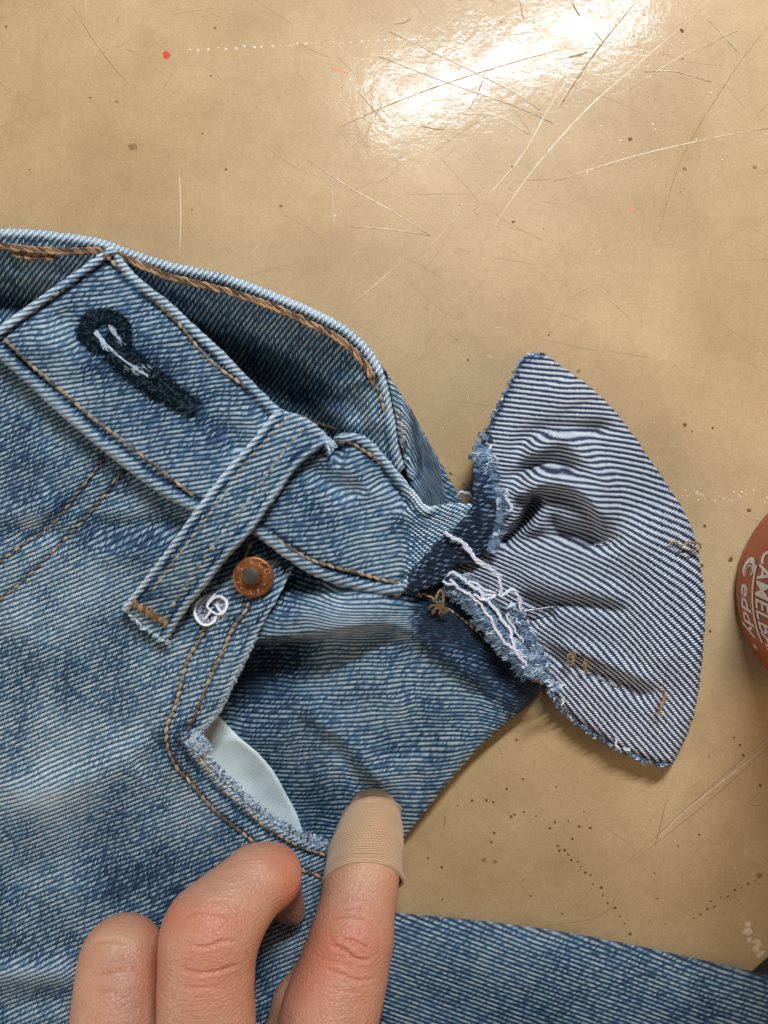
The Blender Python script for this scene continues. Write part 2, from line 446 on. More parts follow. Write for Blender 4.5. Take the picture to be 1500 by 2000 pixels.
# ------------------------------------------------------------------ table
def make_table_mat():
    m, nt, b = material("scuffed_tan_laminate")
    g = nt.node('ShaderNodeNewGeometry').outputs['Position']
    n1 = nt.noise(g, 14, 4, 0.6); n2 = nt.noise(g, 60, 4, 0.65); n3 = nt.noise(g, 1400, 2, 0.6); n4 = nt.noise(g, 420, 3, 0.6)
    c = nt.ramp(n1, [(0.32, (0.305, 0.196, 0.090)), (0.68, (0.43, 0.295, 0.152))])
    c = nt.mix(nt.m('MULTIPLY', nt.ramp(n2, [(0.55, (0, 0, 0)), (0.75, (1, 1, 1))]), 0.35), c, (0.255, 0.162, 0.070, 1))
    k = nt.m('ADD', 0.76, nt.m('MULTIPLY', n3, 0.48))
    k = nt.m('MULTIPLY', k, nt.m('ADD', 0.88, nt.m('MULTIPLY', n4, 0.24)))
    c = nt.mix(1.0, c, comb(nt, k, k, k), 'MULTIPLY')
    # tiny dark flecks and short hair-like marks
    for sc, th, amt in ((260, 0.035, 0.55), (120, 0.022, 0.75)):
        v = nt.node('ShaderNodeTexVoronoi', feature='F1'); nt.l.new(g, v.inputs['Vector']); v.inputs['Scale'].default_value = sc
        dd = nt.m('ADD', v.outputs['Distance'], nt.m('MULTIPLY', nt.m('SUBTRACT', n4, 0.5), 0.15))
        f = nt.m('LESS_THAN', dd, th)
        gate = nt.m('GREATER_THAN', nt.noise(g, 23, 2), 0.5)
        c = nt.mix(nt.m('MULTIPLY', nt.m('MULTIPLY', f, gate), amt), c, (0.06, 0.04, 0.02, 1))
    for (ax, ay, seed) in ((40, 700, 1.0), (650, 70, 5.0), (300, 420, 9.0)):
        mp = nt.node('ShaderNodeMapping'); nt.l.new(g, mp.inputs[0]); mp.inputs['Scale'].default_value = (ax, ay, 1)
        mp.inputs['Rotation'].default_value = (0, 0, seed*1.7); mp.inputs['Location'].default_value = (seed, seed*3, 0)
        nn = nt.noise(mp.outputs[0], 1.0, 3, 0.55)
        f = nt.ramp(nn, [(0.735, (0, 0, 0)), (0.75, (1, 1, 1))])
        c = nt.mix(nt.m('MULTIPLY', f, 0.4), c, (0.13, 0.085, 0.04, 1))
    nt.put(b.inputs['Base Color'], c)
    nt.put(b.inputs['Roughness'], nt.m('ADD', 0.42, nt.m('MULTIPLY', n2, 0.1)))
    b.inputs['Specular IOR Level'].default_value = 0.18
    nt.put(b.inputs['Coat Weight'], nt.m('MULTIPLY', nt.ramp(nt.noise(g, 95, 5, .7), [(0.36, (.25, .25, .25)), (0.6, (1, 1, 1))]), 0.17))
    nt.put(b.inputs['Coat Roughness'], nt.m('ADD', 0.07, nt.m('MULTIPLY', n2, 0.08)))
    bh = nt.m('ADD', nt.m('MULTIPLY', n4, 1.0), nt.m('MULTIPLY', n3, 0.18))
    nrm = nt.bump(bh, 0.00012, 0.5)
    nt.put(b.inputs['Coat Normal'], nrm); nt.put(b.inputs['Normal'], nt.bump(bh, 0.00016, 0.25))
    return m
M_table = make_table_mat()

def flat_mat(name, col, rough, spec=0.3, metal=0.0):
    m, nt, b = material(name)
    tc = nt.node('ShaderNodeTexCoord').outputs['Object']
    n = nt.noise(tc, 900, 3)
    nt.put(b.inputs['Base Color'], nt.mix(n, (*[c*0.75 for c in col], 1), (*[min(1, c*1.25) for c in col], 1)))
    b.inputs['Roughness'].default_value = rough; b.inputs['Specular IOR Level'].default_value = spec
    b.inputs['Metallic'].default_value = metal
    return m

table = empty("table", W(400, 700, -30), "scuffed tan laminate work table top under the jeans", "table")
def build_table():
    # round-cornered top: the corner lies under the trouser leg at lower right
    c = [(-2600, -1900), (2700, -1900), (2700, 700), (2300, 1150), (1900, 1510), (1700, 1690), (1500, 1868), (1463, 1900), (1300, 2050), (1000, 2350), (600, 2700), (-2600, 2700)]
    out = [(-2600, -1900, 1), (2700, -1900, 1), (2700, 700), (2100, 1330), (1700, 1690), (1500, 1866), (1463, 1899), (1340, 2012), (1000, 2330), (500, 2760), (-2600, 2760, 1)]
    B = catmull(out, 40, closed=True)
    top = [W(u, v, 0) for u, v in B]
    prof = [(0, 0), (3, -1.2), (5, -5), (5, -170), (0, -175)]
    cen = B.mean(0)
    bm = bmesh.new(); rings = []
    n = len(B)
    T = np.roll(B, -1, 0) - np.roll(B, 1, 0); N = np.stack([T[:, 1], -T[:, 0]], 1); N /= np.linalg.norm(N, axis=1, keepdims=True)
    if ((B - cen) * N).sum(1).mean() < 0: N = -N
    for off, h in prof:
        rings.append([bm.verts.new(((B[i, 0] + N[i, 0]*off - 750)*S, (1000 - B[i, 1] - N[i, 1]*off)*S, h*S)) for i in range(n)])
    f = bm.faces.new(rings[0]); 
    if f.calc_area() and f.normal.z < 0: f.normal_flip()
    for a, b2 in zip(rings, rings[1:]):
        for i in range(n):
            bm.faces.new([a[i], a[(i+1) % n], b2[(i+1) % n], b2[i]])
    bm.faces.new(rings[-1][::-1])
    bmesh.ops.recalc_face_normals(bm, faces=bm.faces)
    me = bpy.data.meshes.new("table_top"); bm.to_mesh(me); bm.free()
    link("table_top", me, M_table, table, smooth=False)
build_table()

def ribbon(m, pts, w, lift=0.25, ridge=0.0, taper=True):
    c = catmull(pts, 5); n = len(c)
    if n < 3: c = np.array([np.linspace(a, b, 5) for a, b in zip(c[0], c[-1])]).T; n = 5
    T = np.gradient(c, axis=0); N = np.stack([T[:, 1], -T[:, 0]], 1); N /= np.linalg.norm(N, axis=1, keepdims=True) + 1e-9
    t = np.linspace(0, 1, n)
    jit = 0.55 + 0.65*np.random.default_rng(int(abs(c[0, 0]*7 + c[0, 1])) % 9999).random(n)
    ww = 0.72*w*jit*(np.sqrt(np.clip(4*t*(1-t), 0.02, 1)) if taper else 1)
    V = np.concatenate([Wn(c[:, 0] - N[:, 0]*ww/2, c[:, 1] - N[:, 1]*ww/2, np.full(n, lift)),
                        Wn(c[:, 0], c[:, 1], np.full(n, lift + ridge)),
                        Wn(c[:, 0] + N[:, 0]*ww/2, c[:, 1] + N[:, 1]*ww/2, np.full(n, lift))])
    F = []
    for i in range(n-1):
        F.append([i, i+1, n+i+1, n+i]); F.append([n+i, n+i+1, 2*n+i+1, 2*n+i])
    F = [f[::-1] for f in F]
    m.add(V, F)

M_scl = flat_mat("pale_scratch", (0.52, 0.395, 0.25), 0.3, 0.5)
M_scd = flat_mat("dark_scratch", (0.25, 0.16, 0.078), 0.7, 0.15)
M_scm = flat_mat("dull_scratch", (0.29, 0.20, 0.105), 0.6, 0.2)
M_pit = flat_mat("dark_pit", (0.13, 0.07, 0.025), 0.8, 0.1)
M_brn = flat_mat("brown_speck", (0.20, 0.12, 0.05), 0.7, 0.2)
M_red = flat_mat("red_paint_speck", (0.50, 0.035, 0.012), 0.6)
M_ora = flat_mat("orange_smear", (0.52, 0.19, 0.08), 0.6)
def build_marks():
    L = Mesher(); Dk = Mesher(); Md = Mesher()
    pale = [([(762, 62), (880, 118), (1000, 178), (1055, 215)], 4), ([(740, 110), (870, 160), (1000, 205), (1080, 240)], 3),
            ([(1500, 250), (1400, 268), (1240, 305), (1082, 354)], 4), ([(1372, 18), (1270, 105), (1160, 200), (1085, 280), (1020, 360), (950, 465)], 4.5),
            ([(1130, 120), (1070, 215), (1015, 310), (925, 412)], 4), ([(905, 224), (950, 222), (990, 235), (1033, 262)], 4.5),
            ([(600, 312), (690, 370), (770, 415), (840, 460)], 3.5), ([(683, 442), (760, 448), (840, 460)], 3), ([(1440, 60), (1330, 110), (1230, 175)], 3),
            ([(650, 340), (650, 400), (655, 460)], 2.5), ([(680, 600), (740, 550), (790, 505)], 4), ([(670, 215), (690, 160), (700, 130)], 2.5),
            ([(1500, 1455), (1400, 1535), (1320, 1600), (1290, 1640)], 3.5), ([(350, 330), (353, 420), (350, 500)], 4),
            ([(905, 405), (870, 450), (820, 500)], 2.5), ([(1260, 140), (1320, 140), (1390, 160)], 3), ([(1385, 40), (1405, 60), (1440, 100)], 3)]
    for p, w in pale: ribbon(L, p, w, 0.25, 0.9)
    dark = [([(1500, 50), (1440, 130), (1360, 255), (1320, 340), (1285, 460)], 2.6), ([(1245, 0), (1180, 80), (1130, 150), (1090, 215)], 4.5),
            ([(655, 252), (760, 205), (880, 160), (1010, 120), (1095, 96)], 3), ([(1115, 0), (1125, 20), (1135, 33)], 6), ([(1108, 112), (1140, 105), (1148, 98)], 6),
            ([(950, 130), (935, 180), (915, 215)], 3), ([(1015, 0), (1020, 25), (1023, 40)], 2.5), ([(770, 47), (790, 44), (805, 33)], 3),
            ([(1500, 1460), (1390, 1560), (1240, 1680)], 2.5), ([(1500, 1440), (1390, 1535), (1230, 1680)], 2.2), ([(1160, 60), (1180, 85)], 3), ([(140, 10), (190, 90), (250, 165)], 2),
            ([(1300, 1570), (1280, 1650)], 2.5), ([(820, 245), (850, 252), (868, 253)], 4), ([(700, 180), (760, 250)], 2.2),
            ([(870, 1580), (868, 1620)], 3.5), ([(1210, 1740), (1170, 1790), (1050, 1810)], 2), ([(1500, 1575), (1465, 1570), (1480, 1550)], 2)]
    for p, w in dark: ribbon(Dk, p, w, 0.22, 0.3)
    for _ in range(900):
        u = random.uniform(-200, 1700); v = random.uniform(-150, 1850)
        a = random.choice([random.gauss(0.75, 0.3), random.uniform(0, math.pi), random.gauss(-0.5, 0.25)]); ln = random.choice([6, 8, 12, 18, 26, 60, 110])*random.uniform(.6, 1.4)
        du, dv = math.cos(a)*ln/2, -math.sin(a)*ln/2; k = random.uniform(-.12, .12)
        ribbon(random.choice([Md, Md, Md, Dk, L]) if ln < 50 else Md, [(u-du, v-dv), (u - dv*k, v + du*k), (u+du, v+dv)], random.uniform(1.0, 2.0), 0.18, 0.1)
    L.build("pale_scratch", M_scl, table)["kind"] = "stuff"; Dk.build("dark_scratch", M_scd, table)["kind"] = "stuff"; Md.build("fine_scratch", M_scm, table)["kind"] = "stuff"
    # pits, specks, blobs: small uneven lumps and dimples
    def blob(m, u, v, r, asp=1.0, hgt=0.6, rot=0.0, n=11):
        V = [W(u, v, 0.2 + hgt)]
        for i in range(n):
            a = 2*math.pi*i/n; rr = r*random.uniform(0.75, 1.2)
            x, y = rr*math.cos(a), rr*asp*math.sin(a)
            V.append(W(u + x*math.cos(rot) - y*math.sin(rot), v + x*math.sin(rot) + y*math.cos(rot), 0.15))
        m.add(V, [[0, 1 + (i+1) % n, 1 + i] for i in range(n)])
    P = Mesher(); Bn = Mesher(); Rd = Mesher(); Or = Mesher(); Ps = Mesher()
    for u, v, r in [(1003, 433, 4.5), (1332, 60, 6), (1001, 326, 4), (1231, 272, 6), (1370, 1105, 6), (1427, 1093, 7), (1376, 1027, 4), (1463, 997, 6), (1387, 1233, 4), (1392, 836, 4),
                    (1338, 830, 5), (1352, 843, 3.5), (914, 703, 4), (1207, 832, 4), (1180, 1300, 3), (1485, 1534, 5), (865, 935, 4), (905, 946, 4), (880, 925, 5)]:
        blob(P, u, v, r*.8, random.uniform(.5, 1), 0.3, random.uniform(0, 3))
    for k in range(17):                                  # curved rows of punched dots
        t = k/16; u = 1085 + 120*t + 30*t*t; v = 1655 + 60*t + 110*t*t
        blob(P, u + random.uniform(-6, 6), v + random.uniform(-5, 5), random.uniform(2.0, 3.8), .9, .2)
    for k in range(10):
        t = k/9; blob(P, 1355 + 120*t, 1790 - 75*t + random.uniform(-7, 7), random.uniform(1.8, 3.2), .9, .2)
    for k in range(12):
        t = k/11; blob(P, 930 + 220*t + random.uniform(-12, 12), 1560 + 110*t - 60*t*t + random.uniform(-12, 12), random.uniform(2, 3.6), .9, .2)
    for k in range(26):
        blob(P, random.uniform(830, 1480), random.uniform(1440, 1880), random.uniform(1.6, 3.2), .9, .2)
    for k in range(28):
        blob(P, random.uniform(0, 1500), random.uniform(0, 1600), random.uniform(1.3, 2.8), random.uniform(.5, 1), .2)
    for u, v, r in [(259, 287, 9.5), (1337, 330, 4), (1474, 327, 4.5), (548, 402, 4), (412, 148, 3), (945, 1680, 5), (967, 1683, 4), (1483, 1710, 7), (420, 54, 3), (12, 52, 3), (228, 198, 3), (1130, 725, 4)]:
        blob(Bn, u, v, r, random.uniform(.7, 1), 0.3)
    for u, v, r, a, ro in [(325, 108, 8.5, 0.85, 1.2), (1234, 409, 4.5, 1, 0)]: blob(Rd if u < 1000 else Or, u, v, r, a, .5, ro)
    for (u, v, r) in [(652, 133, 7), (664, 137, 6), (676, 141, 4)]: blob(Or, u, v, r, .4, .5, .3)
    for k in range(24):                                  # dotted row of raised pimples across the top
        blob(Ps, 372 + k*17.5 + random.uniform(-3, 3), 98 - k*0.9 + random.uniform(-2, 2), random.uniform(1.8, 3.2), 1, 1.2)
    for k in range(16): blob(Ps, 780 + k*18 + random.uniform(-3, 3), 77, random.uniform(2, 3.5), 1, 1.2)
    for k in range(30): blob(Ps, 655 + random.uniform(-12, 22), 170 + k*9, random.uniform(1.2, 2.6), random.uniform(.4, 1), 1.4, random.uniform(0, 3))
    for k in range(70): blob(Ps, random.uniform(1150, 1420), random.uniform(10, 330), random.uniform(1.0, 2.6), random.uniform(.4, 1), 1.2, random.uniform(0, 3))
    for k in range(60): blob(Ps, random.uniform(0, 1500), random.uniform(0, 1000), random.uniform(.9, 2.0), random.uniform(.4, 1), 1.2, random.uniform(0, 3))
    for k in range(26): blob(Ps, random.uniform(1330, 1500), random.gauss(968, 8), random.uniform(1.5, 3.5), random.uniform(.4, 1), .8, random.uniform(0, 3))
    for k in range(14): blob(Ps, 1455 + k*2.6 + random.uniform(-8, 8), 1812 + k*4.0 + random.uniform(-7, 7), random.uniform(3, 8), random.uniform(.4, 1), 1.0, random.uniform(0, 3))
    P.build("pit", M_pit, table)["kind"] = "stuff"; Bn.build("brown_speck", M_brn, table)["kind"] = "stuff"
    Rd.build("red_paint_spot", M_red, table); Or.build("orange_smear", M_ora, table)["kind"] = "stuff"; Ps.build("pale_pimple", M_scl, table)["kind"] = "stuff"
build_marks()

# floor seen as the dark corner past the table edge
def build_floor():
    m, nt, b = material("dark_floor")
    g = nt.node('ShaderNodeNewGeometry').outputs['Position']
    nt.put(b.inputs['Base Color'], nt.ramp(nt.noise(g, 6, 4), [(0.3, (0.010, 0.011, 0.012)), (0.7, (0.022, 0.022, 0.022))])); b.inputs['Roughness'].default_value = 0.8
    z = -0.75; k = 6.0
    me = mesh_np("floor", np.array([(-k, -k, z), (k, -k, z), (k, k, z), (-k, k, z)]), [[0, 1, 2, 3]])
    tag(link("floor", me, m, None, False), "dark floor below the table edge", None, None, "structure")
build_floor()

# ------------------------------------------------------------------ jeans
jeans = empty("jeans", W(400, 1100, 0), "faded blue denim jeans lying on the table with the waistband partly cut away", "jeans")

# --- rear waistband, seen from inside, sloping down into the open waist
REAR_EDGE = [(-340, 452), (-160, 446), (0, 446), (60, 448), (130, 455), (200, 467), (260, 489), (330, 511), (400, 526), (470, 545), (540, 572), (610, 601), (670, 633), (712, 667), (739, 705), (757, 745), (768, 790), (776, 840), (782, 880), (790, 912)]
rear_line = catmull(REAR_EDGE, 8)
rr = Ridges([([(560, 720), (640, 800), (720, 850)], 16, 22, 22), ([(690, 720), (720, 790), (735, 850)], 12, 16, 16), ([(640, 740), (660, 800)], -8, 16, 16)])
def h_rear(u, v):
    d, _, t = seg_dist(np.stack([np.atleast_1d(u), np.atleast_1d(v)], 1), rear_line)
    u_ = np.atleast_1d(u).astype(float); top = np.where(t < .86, np.interp(u_, [-340, 0, 200, 270, 420, 580, 690, 760], [104, 112, 121, 128, 160, 180, 178, 168]), np.interp(t, [.86, .93, 1], [165, 146, 124]))
    return np.maximum(top*(1 - 0.32*smooth(d, 12, 92) - 0.66*smooth(d, 78, 160)) + rr(u, v) - 8*smooth(d, 170, 300) + 2*vn(u, v, 40, 3), 4)
rear = patch("rear_waistband", [(-340, 452, 1)] + REAR_EDGE[1:-1] + [(790, 912, 1), (760, 960, 1), (560, 900), (300, 760), (100, 720), (-340, 720, 1)],
             h_rear, M_rear, jeans, 88, step=6, edge=(10, 9), thick_to=1, hems=[(REAR_EDGE, 22, 3)], edge_wear=0.55, edge_wear_w=19, kh=(0.0, -0.12),
             wear_shade=lambda u, v: 0.12*vn(u, v, 60, 4) + 0.05)
off = [(-340, 486), (-160, 480), (0, 481), (60, 487), (120, 491), (185, 489), (225, 497), (262, 512), (330, 540), (400, 558), (470, 577), (540, 602), (600, 630), (655, 658), (690, 686), (715, 715), (734, 750)]
def h_rear_s(u, v): return h_rear(u, v)
rope_line("chain_stitching", off, h_rear_s, M_brown, rear, width=15, pitch=14, r=2.7, lift=4)
rope_line("chain_stitching", [(20, 493), (60, 500), (108, 501)], h_rear_s, M_brown, rear, width=16, pitch=6, r=3.0, lift=3)
stitch_line("topstitching", [(734, 750), (745, 780), (752, 815)], h_rear_s, M_tan, rear)
stitch_line("inner_stitching", [(585, 812), (625, 828), (672, 842)], h_rear_s, M_tan, rear, lift=3, length=16, r=2.6)

# --- rear waistband outside, turning over to the table
def h_out(u, v):
    d, _, _ = seg_dist(np.stack([np.atleast_1d(u), np.atleast_1d(v)], 1), np.array([(748, 700), (768, 790), (785, 880), (800, 990)], float))
    return np.interp(np.asarray(v), [700, 760, 850, 915, 1000], [176, 166, 146, 122, 112])*(1 - 0.9*smooth(d, 8, 100)) + 5*vn(u, v, 26, 9)
outp = patch("rear_waistband_outside", [(745, 712, 1), (772, 752), (800, 795), (826, 842), (848, 880), (870, 920), (905, 985, 1), (900, 1010, 1), (820, 1010, 1), (792, 915), (780, 860), (768, 790), (758, 745)],
             h_out, M_side, jeans, 10, step=4, edge=(12, 14), thick_to=0, hems=[([(768, 745), (782, 800), (792, 860), (800, 920)], 20, 3)], kh=(1.2, -1.6), edge_wear=0.1, wear_shade=lambda u, v: -0.12 + 0*u)
EDGE2 = [(757, 745), (768, 790), (776, 840), (783, 885), (790, 915)]
lip = Mesher()
cc = catmull(EDGE2, 4)
stitch_line("topstitching", [(780, 800), (787, 850), (790, 900)], h_out, M_tan, outp)

# --- front side panel (inside the pocket opening) : pocket facing
rs = Ridges([([(560, 1232), (620, 1226), (680, 1218), (760, 1212), (830, 1245), (900, 1296), (980, 1350)], 26, 24, 60),
             ([(575, 1365), (620, 1405), (680, 1450), (720, 1500), (760, 1545)], 17, 16, 26),
             ([(640, 1440), (700, 1520), (730, 1560)], -7, 16, 16),
             ([(860, 1220), (930, 1290), (1000, 1330)], -10, 22, 22),
             ([(900, 1310), (960, 1345), (1010, 1390)], 9, 14, 22),
             ([(700, 1300), (760, 1360), (850, 1400)], 5, 26, 26),
             ([(820, 1330), (860, 1420), (880, 1480)], 5, 26, 26),
             ([(720, 1540), (790, 1500), (860, 1500)], 6, 20, 20),
             ([(480, 1300), (560, 1320), (640, 1310)], -6, 26, 26)])
def h_side(u, v):
    P = np.stack([np.atleast_1d(u), np.atleast_1d(v)], 1)
    d, s, t = seg_dist(P, np.array([(575, 1105), (545, 1160), (500, 1245), (430, 1385), (372, 1445), (450, 1528), (560, 1615), (650, 1655)], float))
    base = 22 + 48*smooth(d, 10, 190) + 30*(1 - smooth(P[:, 1], 1120, 1250))
    lip = np.interp(P[:, 0], [440, 520, 560, 620, 700, 780, 900], [1262, 1248, 1243, 1237, 1226, 1222, 1300])
    e = P[:, 1] - lip
    base = base + 80*(1 - smooth(e, -3, 14))*(1 - smooth(P[:, 0], 640, 800))*smooth(e, -110, -30) - 22*smooth(e, -4, 14)*(1 - smooth(e, 60, 190))*(1 - smooth(P[:, 0], 520, 700))
    return np.maximum(base + 1.35*rs(u, v) + 2.0*vn(u, v, 45, 12), 5)
def side_wear_shade(u, v):
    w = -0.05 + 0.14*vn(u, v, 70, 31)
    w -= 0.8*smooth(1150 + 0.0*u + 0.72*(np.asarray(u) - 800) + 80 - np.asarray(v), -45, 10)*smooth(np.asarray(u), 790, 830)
    w -= 0.2*(1 - smooth(np.hypot((u - 520)/150, (v - 1420)/180), 0.4, 1.3)) + 0.5*(1 - smooth(np.hypot((u - 470)/110, (v - 1310)/75), 0.4, 1.3))  # shade of the pocket recess, painted in as darker denim
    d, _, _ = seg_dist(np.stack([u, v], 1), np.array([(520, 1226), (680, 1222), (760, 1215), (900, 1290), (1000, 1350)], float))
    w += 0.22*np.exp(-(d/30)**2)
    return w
def side_warp(u, v):
    w = smooth(u + (1350 - v)*0.8, 820, 1080)
    up = 1 - smooth(v, 1180, 1260)
    return (6*vn(u, v, 70, 41) - 30*w, 4*vn(u, v, 55, 42) + 1.6*np.sin(u/27.0 + vn(u, v, 60, 43)*3) + 0.45*w*(u - 880) + 0.25*up*(u - 560))
SIDE = [(540, 1080, 1), (640, 1100), (790, 1130, 1), (850, 1120), (900, 1160), (980, 1240), (1030, 1300), (1056, 1335), (1046, 1362), (1010, 1396), (960, 1438), (905, 1494), (858, 1552), (815, 1605), (782, 1650), (740, 1720, 1), (600, 1720, 1), (440, 1560), (350, 1450, 1), (400, 1330)]
side = patch("pocket_side_panel", SIDE, h_side, M_side, jeans, 42, step=5, edge=(26, 30), thick_to=0, kh=(0.12, 0.16), wear_shade=side_wear_shade, warp=side_warp, edge_wear=0.05)
stitch_line("topstitching", [(857, 1182), (880, 1192), (915, 1218), (950, 1247), (982, 1275)], h_side, M_tan, side, length=10, r=2.4)

# --- white pocket lining
def h_lin(u, v): return h_side(u, v) + 16 + 3*vn(u, v, 40, 14)
m, nt, b = material("white_pocket_cotton")
uvn = nt.node('ShaderNodeUVMap', uv_map="UVMap").outputs[0]; x0, y0 = sep(nt, uvn)
wv = nt.m('MULTIPLY', nt.m('SINE', nt.m('MULTIPLY', x0, 1.6)), nt.m('SINE', nt.m('MULTIPLY', y0, 1.6)))
nt.put(b.inputs['Base Color'], nt.mix(nt.noise(uvn, 0.02, 3), (0.45, 0.53, 0.51, 1), (0.60, 0.67, 0.65, 1))); b.inputs['Roughness'].default_value = 0.85
nt.put(b.inputs['Normal'], nt.bump(nt.m('ADD', wv, nt.noise(uvn, 0.5, 2)), 0.5*S, 0.8)); M_cot = m
patch("pocket_lining", [(405, 1370, 1), (417, 1388), (438, 1410), (470, 1442), (501, 1468), (533, 1505), (560, 1552), (580, 1590), (596, 1640, 1), (520, 1620), (440, 1545), (380, 1460), (385, 1410)],
      h_lin, M_cot, jeans, 60, step=5, edge=(6, 5), skirt=5, edge_wear=0, jag=0.2)

# --- front panel
rb = Ridges([([(-20, 1010), (50, 1002), (120, 975)], 9, 22, 22), ([(20, 1050), (90, 1040), (150, 1060)], -8, 22, 22),
             ([(150, 1030), (260, 1030), (350, 1015), (400, 1020)], -13, 26, 20), ([(180, 1085), (280, 1075), (360, 1080)], 7, 24, 24),
             ([(-20, 1560), (120, 1540), (230, 1500), (320, 1440)], 12, 50, 40), ([(330, 1445), (300, 1475), (260, 1500)], -9, 20, 26),
             ([(-20, 1740), (120, 1680), (260, 1650)], -9, 50, 50), ([(-20, 1905), (60, 1900), (150, 1905)], 12, 24, 24), ([(-20, 1960), (60, 1960), (150, 1950)], -9, 26, 26),
             ([(0, 1200), (60, 1240), (90, 1310)], 6, 30, 30), ([(480, 1240), (440, 1330), (410, 1390)], 5, 14, 14)])
def h_body(u, v):
    return 92 + 1.35*rb(u, v) + 3.0*vn(u, v, 90, 15) + 1.2*vn(u, v, 28, 16) - 25*smooth(np.asarray(u), 560, 740) + 34*np.exp(-(seg_dist(np.stack([np.atleast_1d(u), np.atleast_1d(v)], 1).astype(float), np.array([(520, 1200), (430, 1385), (385, 1440)], float))[0]/75)**2)
def body_wear(u, v):
    w = 0.16*vn(u, v, 120, 51) + 0.12*vn(u, v, 45, 52)
    def sp(cu, cv, ru, rv, a): return 1.6*a*np.exp(-((u - cu)/ru)**2 - ((v - cv)/rv)**2)
    w += sp(30, 850, 90, 80, -0.1) + sp(60, 1000, 90, 60, -0.18) + sp(60, 1015, 28, 18, 0.4) + sp(260, 1050, 120, 40, -0.25) + sp(390, 1200, 130, 60, -0.05) + sp(490, 1080, 60, 30, -0.3)
    w += sp(160, 1460, 160, 110, 0.14) + sp(60, 1560, 110, 30, 0.22) + sp(330, 1460, 40, 40, -0.22) + sp(230, 1720, 160, 70, -0.15) + sp(60, 1905, 120, 16, 0.3) + sp(380, 1490, 30, 60, -0.1)
    w += sp(230, 1170, 40, 50, 0.15)
    return w
POCKET_HEM = [(575, 1105), (548, 1160), (500, 1245), (460, 1325), (428, 1388), (400, 1420), (370, 1440), (400, 1484), (450, 1535), (510, 1588), (560, 1620), (600, 1640), (650, 1652)]
body = patch("front_panel", [(-340, 560, 1), (-120, 600), (60, 700), (380, 930), (570, 1060, 1), (575, 1105, 1), (548, 1160), (500, 1245), (460, 1325), (428, 1388), (400, 1422), (368, 1442, 1), (400, 1484), (450, 1535), (510, 1588), (560, 1620), (600, 1640), (650, 1652), (700, 1672), (750, 1712), (768, 1800), (790, 2450, 1), (-340, 2450, 1)],
             h_body, M_body, jeans, 60, step=6, edge=(8, 8), skirt=13, wear_shade=body_wear, kh=(0.4, 0.6), edge_wear=0.45, grooves=[([(407, 1157), (400, 1227), (387, 1253), (363, 1300), (343, 1377), (326, 1418), (327, 1457), (343, 1497), (367, 1523), (400, 1563), (430, 1593), (460, 1617), (500, 1648), (535, 1676), (572, 1693), (633, 1715)], 4), ([(487, 1173), (477, 1197), (457, 1223), (430, 1283), (410, 1325), (385, 1387), (369, 1425)], 3), ([(214, 880), (150, 965), (50, 1060), (-10, 1105)], 2.5), ([(254, 908), (190, 985), (95, 1085), (-10, 1180)], 2.5)], hems=[(POCKET_HEM[6:], 24, 3.5), (POCKET_HEM[:7], 12, 1.5)])
ST = dict(r=3.2, length=14, gap=1.5)
stitch_line("topstitching", [(407, 1157), (400, 1227), (387, 1253), (363, 1300), (343, 1377), (326, 1418), (327, 1457), (343, 1497), (367, 1523), (400, 1563), (430, 1593), (460, 1617), (500, 1648), (535, 1676), (572, 1693), (633, 1715)], h_body, M_tan, body, **ST)
stitch_line("topstitching", [(487, 1173), (477, 1197), (457, 1223), (430, 1283), (410, 1325), (385, 1387), (369, 1425), (372, 1458), (388, 1480), (417, 1517), (443, 1547), (487, 1583), (513, 1610), (540, 1628), (583, 1652), (640, 1672)], h_body, M_tan, body, **ST)
stitch_line("topstitching", [(490, 1060), (482, 1080), (475, 1100)], h_body, M_tan, body, **ST)
stitch_line("topstitching", [(540, 1090), (533, 1108)], h_body, M_tan, body, **ST)
stitch_line("fly_stitching", [(214, 880), (190, 912), (150, 965), (100, 1027), (50, 1060), (-10, 1105), (-200, 1250)], h_body, M_gold, body, length=12, gap=7, r=2.3, lift=2.2)
stitch_line("fly_stitching", [(254, 908), (235, 925), (190, 985), (140, 1040), (95, 1085), (50, 1130), (-10, 1180), (-200, 1335)], h_body, M_gold, body, length=12, gap=7, r=2.3, lift=2.2)

# --- right leg
def h_leg(u, v):
    u = np.asarray(u, float); v = np.asarray(v, float)
    e = v - np.interp(u, [690, 765, 900, 1050, 1200, 1350, 1500, 1700], [1770, 1781, 1794, 1812, 1838, 1870, 1905, 1955])
    return 18 + 62*np.sqrt(np.clip(1 - (1 - np.clip(e/130, 0, 1))**2, 0, 1)) + 3*vn(u, v, 80, 61) + 1.2*vn(u, v, 30, 62)
patch("trouser_leg", [(690, 1762, 1), (765, 1781), (900, 1794), (1050, 1812), (1200, 1838), (1350, 1870), (1500, 1905), (1700, 1955, 1), (1700, 2450, 1), (690, 2450, 1)],
      h_leg, M_leg, jeans, 24, step=6, edge=(10, 10), thick_to=-5, kh=(0.05, 0.15), jag=0.2, edge_wear=0.05, wear_shade=lambda u, v: 0.1*vn(u, v, 60, 63) - 0.12*smooth(v, 1880, 1990))

